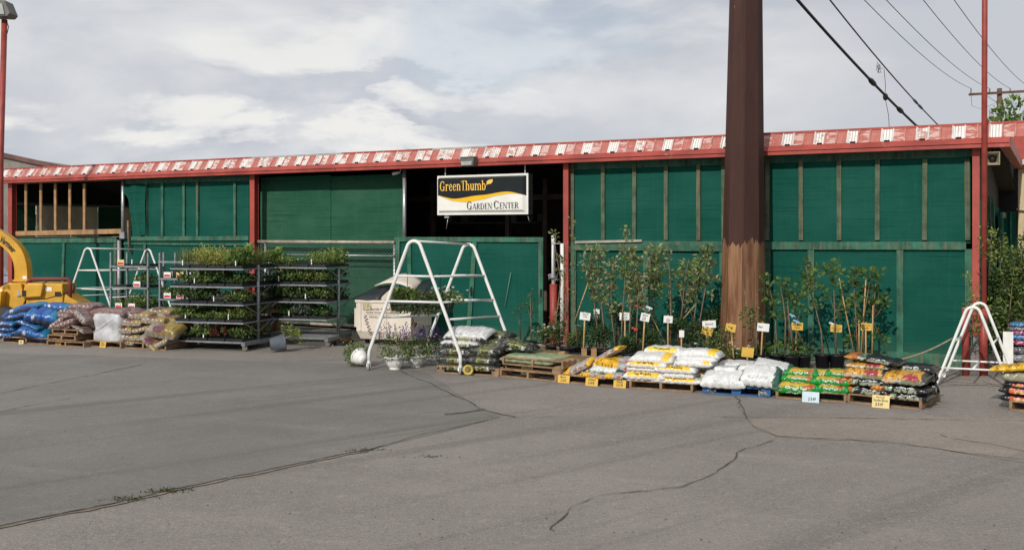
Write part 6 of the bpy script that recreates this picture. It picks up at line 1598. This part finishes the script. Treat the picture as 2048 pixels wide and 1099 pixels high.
potted_tree('tall slender sapling crossing the left end of the long rail', 1152, 718, [[(1156,704), (1151,650), (1148,560), (1146,470), (1146,440)]], [(1144,445,7,12), (1149,468,6,12), (1143,500,5,9), (1148,530,7,10), (1144,560,7,8)], PEAR, .065, seed=5, stakes=(((1150,640), (1176,566)), ))
potted_tree('leafy pear sapling, leftmost full crown before the long green wall', 1213, 726, [[(1213,706), (1205,630), (1198,560), (1192,500)], [(1200,600), (1178,520)]], col_crown(1192,500,1196,590,15,11,9,11,12)+[(1167,500,9,7), (1172,520,12,9), (1180,540,12,8), (1172,556,7,6), (1205,610,8,8)], PEAR, .10, seed=6, group='pear saplings before the long green wall')
potted_tree('leafy pear sapling with a low crown, second from left', 1232, 728, [[(1232,706), (1224,640), (1222,580), (1228,520)]], col_crown(1230,522,1224,610,12,10,8,12,10), PEAR, .095, seed=7, group='pear saplings before the long green wall')
potted_tree('twin stemmed pear sapling whose top shoot reaches the upper rail', 1250, 730, [[(1242,706), (1244,640), (1250,560), (1254,460)], [(1258,706), (1260,640), (1262,560), (1264,500)]], [(1254,456,8,4), (1256,475,7,5)]+col_crown(1262,502,1262,600,14,11,10,13,14), PEAR, .105, seed=8, group='pear saplings before the long green wall')
potted_tree('pear sapling with red ribbons tied to its trunk', 1274, 732, [[(1272,706), (1274,640), (1278,570)]], col_crown(1276,540,1280,600,12,10,5,14,9)+[(1272,520,10,9)], PEAR, .10, seed=9, group='pear saplings before the long green wall')
potted_tree('dense crowned pear sapling leaning on a diagonal cane', 1318, 722, [[(1310,702), (1306,640), (1302,570), (1300,510)]], col_crown(1300,505,1306,585,15,12,10,15,12)+[(1316,525,10,9), (1312,606,8,9)], PEAR, .105, stakes=(((1336,704), (1276,580)),), seed=10, group='pear saplings before the long green wall')
potted_tree('thin single shoot sapling with sparse leaves right of the diagonal cane', 1340, 722, [[(1340,704), (1342,640), (1341,560), (1335,504)]], col_crown(1335,506,1342,620,6,9,9,16,3), PEAR, .06, seed=11, group='pear saplings before the long green wall')
potted_tree('open crowned pear sapling right of the thin shoot', 1360, 720, [[(1354,704), (1364,620), (1370,560), (1376,525)], [(1364,700), (1366,610), (1356,560)]], col_crown(1374,525,1366,590,12,9,7,17,10)+[(1352,545,9,9), (1350,570,9,8), (1382,560,8,8), (1386,600,7,7)], PEAR, .10, stakes=(((1364,640), (1398,600)),), seed=12, group='pear saplings before the long green wall')
potted_tree('tallest right pear sapling close to the rusty column', 1388, 722, [[(1388,704), (1388,640), (1395,580), (1412,500)], [(1390,640), (1412,570), (1425,555)]], col_crown(1416,496,1398,575,12,11,10,18,9)+[(1424,528,8,8), (1426,560,9,8), (1420,590,6,7), (1386,590,8,8), (1376,610,8,8)], PEAR, .105, seed=13, group='pear saplings before the long green wall')
# right of the column
TL = (GR1, GR1, (.11,.18,.045), GR3)
potted_tree('small peach sapling with bare pink twigs in front of the column', 1513, 737, [[(1513,722), (1513,670), (1508,625)], [(1510,640), (1488,575)], [(1510,635), (1512,585)]], [(1502,620,12,8), (1496,632,15,10), (1512,635,16,12), (1506,650,16,10), (1524,650,8,9)], ((.045,.07,.02),GR3,GR2), .085, .22, seed=14, group='potted trees right of the column')
potted_tree('leafy tree nearest the column in a wide black pot', 1554, 736, [[(1554,712), (1551,640), (1545,600), (1535,560)]], [(1530,556,8,9), (1533,575,9,9), (1540,596,12,9), (1547,615,11,8), (1552,630,9,7), (1555,698,14,9), (1549,690,10,8)], TL, .095, .42, (.145,.255), seed=15, group='potted trees right of the column')
potted_tree('leafy tree second from the column with bushy base', 1582, 739, [[(1570,712), (1571,640), (1566,600), (1560,570)], [(1588,712), (1578,640), (1575,600)]], [(1562,564,12,8), (1568,582,14,11), (1575,600,13,10), (1570,620,10,8), (1584,685,16,10), (1578,697,14,8), (1592,698,10,8)], TL, .095, .42, (.145,.255), seed=16, group='potted trees right of the column')
potted_tree('leafy tree third from the column with blue ribbons', 1606, 737, [[(1598,712), (1591,650), (1590,600), (1588,580)]], [(1588,580,8,8), (1596,594,11,9), (1590,610,12,10), (1600,624,8,8), (1606,692,14,9), (1600,703,14,7), (1616,704,8,5)], TL, .09, .42, (.14,.24), seed=17, group='potted trees right of the column')
potted_tree('round leafed tree with a bowed bare trunk in black pot', 1645, 735, [[(1646,710), (1642,660), (1630,612), (1620,580), (1612,530)]], [(1612,520,7,7), (1610,540,12,11), (1618,552,13,10), (1607,565,12,10), (1622,575,13,9), (1614,588,10,7), (1634,607,10,7), (1642,535,8,7), (1638,545,9,8), (1644,578,11,7)], ((.11,.20,.05),GR1,(.16,.25,.06)), .085, .45, (.14,.25), seed=18, group='potted trees right of the column')
potted_tree('round leafed tree on a straight cane in black pot', 1674, 736, [[(1672,710), (1669,620), (1667,560)]], [(1667,528,11,7), (1660,540,11,8), (1672,545,11,9), (1664,562,11,8), (1676,570,9,8), (1660,592,8,6), (1690,600,14,9), (1684,618,14,8), (1698,612,10,8), (1682,632,8,6)], ((.11,.20,.05),GR1,(.16,.25,.06)), .085, .45, (.14,.25), stakes=(((1708,706), (1678,556)),), seed=19, group='potted trees right of the column')
potted_tree('bushy multi stemmed tree tied to bamboo canes at the right end', 1722, 738, [[(1716,712), (1712,640), (1708,570)], [(1726,712), (1728,630), (1740,560)], [(1744,712), (1746,640), (1752,560)]], [(1706,552,12,10), (1700,566,11,9), (1714,545,12,8), (1716,570,13,10), (1740,548,13,9), (1756,545,10,8), (1748,566,14,11), (1760,580,9,8), (1735,590,15,11), (1752,600,14,10), (1768,606,10,9), (1710,600,10,9), (1742,620,14,10), (1716,650,10,9), (1708,680,12,9), (1750,668,11,9), (1764,680,10,8), (1724,632,10,9)], TL, .10, .42, (.15,.25), stakes=(((1722,708), (1732,556)), ((1744,708), (1746,610)), ((1718,708), (1718,640))), seed=20, group='potted trees right of the column')
def shrub(lab, px, py, w_px, top, cols, size, seed, pot=(.15,.22), flowers=None, potmt=BLACKP, group='potted shrubs', n=420, wd=.32, cat='potted shrub'):
    p = G(px, py); t = thing('potted_shrub', lab, cat, p, 0, group); rg = random.Random(seed); cone_pot(t, *pot, potmt)
    hz = at(px, top, p.y).z; s_ = p.y/F; rx = w_px*s_/2; m = M(); st = M()
    for i in range(9):
        c = Vector((rg.uniform(-.65,.65)*rx, rg.uniform(-.6,.6)*rx, pot[1]+(hz-pot[1])*rg.uniform(.2,.86))); st.tube([(0,0,pot[1]*.9), c*.6+Vector((0,0,.05)), c], [.008,.006,.003], 4)
        blob(m, c, (rx*.52, rx*.5, (hz-pot[1])*.24), n//9, size, cols, rg, wd=wd)
    st.build('stem', BARK, t); m.build('foliage', LEAF, t)
    if flowers: 
        m = M(); petals(m, (0,-rx*.3,pot[1]+(hz-pot[1])*.75), .034, flowers[1], flowers[0], rg, (rx*.55, rx*.3, (hz-pot[1])*.22)); m.build('blossom', LEAF, t)
    return t
ROSE = (.72,.62,.55)
shrub('white flowering rose bush in a pinkish pot left of the red sleeve', 1088, 712, 34, 652, (GR3,GR1), .055, 31, (.15,.24), (ROSE, 14), mat('pale_pink_pot', (.50,.36,.31), .6), group='potted roses')
shrub('rose bush with yellow tag in a pale pot beside the first', 1118, 716, 36, 640, (GR3,GR1,(.06,.05,.02)), .055, 32, (.14,.24), (ROSE, 9), mat('pale_pink_pot', (.50,.36,.31), .6), group='potted roses')
shrub('leafy rose in a bright yellow pot, left', 1142, 716, 28, 668, (GR3,GR1,GR2), .05, 33, (.125,.22), (PINK, 3), mat('yellow_pot', (.45,.42,.03), .5), group='potted roses')
shrub('leafy rose in an olive yellow pot, right', 1160, 714, 30, 655, (GR1,GR2), .05, 34, (.115,.2), (ROSE, 4), mat('olive_pot', (.33,.28,.05), .5), group='potted roses')
EV = (GR3, (.035,.075,.028), (.06,.105,.04))
for px, py, w_, top, lab in ((1182,722,46,622,'tall dark glossy shrub behind the jumbled bags, leftmost'), (1208,726,44,650,'dark glossy shrub right of the leftmost tall one'), (1232,722,44,610,'dark shrub behind the white stake cards'), (1284,720,60,600,'widest dark round shrub under the pear crowns'), (1262,732,36,668,'low dark shrub at the foot of the twin stems'), (1300,730,38,662,'low bushy shrub left of the diagonal cane'), (1358,722,42,632,'dark upright shrub right of the diagonal cane'), (1384,726,40,640,'dark shrub behind the tall white bag stack'), (1412,716,36,620,'dark pointed conifer left of the column'), (1430,716,30,612,'slim dark conifer touching the column edge')):
    shrub(lab, px, py, w_, top, EV if px < 1400 else (GR3,(.03,.055,.02)), .062, px, (.16,.25), group='dark potted shrubs', n=520)
shrub('large light green fine leafed shrub behind the white bag stack', 1432, 738, 76, 648, ((.07,.10,.035),GR2,(.05,.085,.03)), .045, 41, (.2,.2), ((.7,.7,.7), 3), n=1100, group='light shrubs by the column')
shrub('small shrub with white blossom at the column foot, left', 1466, 736, 34, 690, (GR2,GR1), .045, 42, (.13,.16), ((.72,.72,.70), 5), group='light shrubs by the column')
shrub('small green shrub at the column foot, right', 1490, 736, 40, 690, (GR1,GR3), .05, 43, (.14,.16), (ROSE, 3), group='light shrubs by the column')
shrub('small green shrub under the peach sapling', 1522, 734, 26, 694, (GR1,GR3), .05, 44, (.12,.16), group='light shrubs by the column')
# low black nursery pots in the gaps
for px, py, lab in ((1076,722,'low black nursery pot behind the sage sack, left'), (1100,724,'low black nursery pot behind the sage sack, middle'), (1122,726,'low black nursery pot behind the sage sack, right'), (1152,730,'wide black nursery pot under the yellow pots'), (1290,738,'black nursery pot just left of the white bag stack'), (1480,742,'black nursery pot behind the blue pallet, left'), (1500,742,'black nursery pot behind the blue pallet, middle'), (1526,742,'black nursery pot behind the blue pallet, right')):
    t = thing('nursery_pot', lab, 'pot', G(px, py), 0, 'low black nursery pots'); cone_pot(t, .17, .22)
# stake signs
def stake_sign(px, py, pyb, w_, h_, mt, lines, lab, Y, tilt=0, yaw=0, lean=0):
    base = at(px+lean, 465, Y)*Vector((1,1,0)); t = thing('stake_sign', lab, 'stake sign', base, R(yaw), 'stake signs among the potted plants')
    top = at(px, py, Y)-base; s_ = Y/F; w2, h2 = w_*s_, h_*s_
    m = M(); m.tube([(0,.012,0), (top.x,.012,top.z+h2*.6)], .016, 6); m.build('stake', CANE, t)
    rt = Matrix.Rotation(R(tilt), 3, 'Y'); m = M(); m.box(-w2/2, w2/2, -.014, -.008, -h2/2, h2/2, rot=rt, at=top); c = m.build('card', mt, t)
    m = M()
    for sx, x0, x1, z0_, z1_ in lines: put_text(m, sx, lambda a, b2: rt @ Vector((w2*(x0+(x1-x0)*a-.5), -.0165, h2*(z0_+(z1_-z0_)*b2-.5)))+top, .1, .01)
    if lines: m.build('handwriting', INK, c)
PR = [('Apple', .2,.8,.66,.88), ('Tree', .3,.7,.38,.6), ('$59', .3,.7,.1,.32)]
stake_sign(1170, 632, 700, 21, 15, CARD_W, PR[:2], 'white card on a stake left of the first full pear crown, half in leaves', 19.4, tilt=8, lean=-4)
stake_sign(1193, 627, 700, 12, 18, CARD_W, [], 'narrow blank white card high among the left shrubs', 20.0)
stake_sign(1250, 632, 700, 22, 15, CARD_W, [('Apple', .25,.75,.64,.88), ('Tree', .3,.7,.38,.58), ('$64', .3,.7,.1,.32)], 'white stake card behind the twin stemmed sapling', 19.1)
stake_sign(1290, 634, 700, 18, 16, CARD_W, [('Apple', .15,.8,.62,.88), ('Tree', .2,.6,.36,.58), ('$59', .2,.6,.1,.32)], 'tilted white stake card right of the red ribbons', 18.9, tilt=12, lean=-6)
stake_sign(1336, 638, 700, 18, 14, CARD_W, PR[1:], 'white stake card left of the upright dark shrub', 19.2, tilt=3)
stake_sign(1363, 667, 702, 10, 14, CARD_W, [], 'small low white card right of the diagonal cane foot', 19.0)
stake_sign(1418, 648, 702, 27, 15, CARD_W, [('Spruce', .2,.8,.3,.75)], 'wide white stake card left of the column', 19.0, tilt=-4)
stake_sign(1414, 662, 706, 22, 15, CARD_Y, [], 'yellow card tucked in the light shrub under the white one', 18.8, tilt=18)
stake_sign(1461, 655, 725, 20, 16, CARD_Y, [('Rose', .25,.75,.5,.7)], 'yellow stake card in front of the column left face', 18.4, tilt=10, lean=9)
stake_sign(1495, 704, 735, 24, 19, CARD_Y, [], 'low yellow card with orange stain at the column foot', 18.2, tilt=6)
stake_sign(1526, 654, 725, 24, 16, CARD_W, [('Peach', .1,.45,.4,.7)], 'white stake card in front of the column right edge', 18.5, tilt=6, lean=-5)
stake_sign(1594, 652, 715, 23, 15, CARD_Y, [('Swedish', .12,.9,.58,.88), ('Aspen', .25,.75,.14,.5)], 'yellow stake card among the blue ribboned trees', 18.6, tilt=3, lean=-3)
stake_sign(1672, 656, 712, 23, 15, CARD_Y, [('Native', .25,.75,.70,.9), ('Cottonwood', .1,.9,.4,.64), ('$47.98', .25,.75,.1,.34)], 'yellow Cottonwood stake card between the two round leafed trees', 18.7, tilt=4)
stake_sign(1732, 653, 712, 22, 15, CARD_Y, [('Maple Tree', .15,.85,.55,.82), ('$79', .3,.7,.12,.45)], 'yellow stake card among the bamboo canes at right', 18.5, tilt=2)
def ribbon(lab, px, py, col, Y, mtn):
    p = at(px, py, Y); m = M(); m.bar((-.055,0,.012), (.0,0,.0), .006, .03); m.bar((0,0,0), (.06,0,-.03), .006, .026); m.bar((0,-.006,0), (.012,-.006,-.05), .02, .005)
    o = m.build('ribbon', mat(mtn, col, .5)); o.location = p; tag(o, lab, 'ribbon')
ribbon('upper red orange ribbon on the pear trunk', 1275, 612, (.50,.06,.03), 19.0, 'red_ribbon'); ribbon('lower red orange ribbon on the pear trunk', 1269, 656, (.50,.06,.03), 18.9, 'red_ribbon')
ribbon('upper blue ribbon left of the yellow card', 1583, 629, (.25,.40,.62), 18.5, 'blue_ribbon'); ribbon('lower blue ribbon above the yellow card', 1592, 641, (.40,.55,.72), 18.5, 'blue_ribbon'); ribbon('white blue ribbon above the Cottonwood card', 1664, 646, (.6,.68,.75), 18.7, 'pale_ribbon'); ribbon('pale ribbon high on the diagonal cane', 1298, 614, (.45,.55,.62), 18.8, 'pale_ribbon')
# rope from the black bags to the bollard
a = at(1786, 722, 16.2); b = at(1905, 676, 17.3); m = M(); m.tube([a.lerp(b, k/14)-Vector((0,0,.05*math.sin(math.pi*k/14))) for k in range(15)], .014, 6); tag(m.build('rope', ROPE), 'slack tan rope from the flower bag stack to the right frame', 'rope')
# plastic scraps by the blue pallet
for px, py, lab in ((1423,787,'crumpled pale plastic scrap at the left foot of the blue pallet'), (1527,794,'crumpled pale plastic scrap at the right foot of the blue pallet'), (1545,790,'torn plastic scrap between blue and green pallets')):
    m = M(); rg = random.Random(px)
    for i in range(26): m.leaf((rg.uniform(-.07,.07), rg.uniform(-.05,.05), rg.uniform(.01,.05)), (rg.uniform(-1,1), rg.uniform(-1,1), rg.uniform(0,.8)), .08, .03, jit((.36,.35,.32), .25, rg), rg)
    o = m.build('plastic_scrap', VC); o.location = G(px, py-1); tag(o, lab, 'scrap')
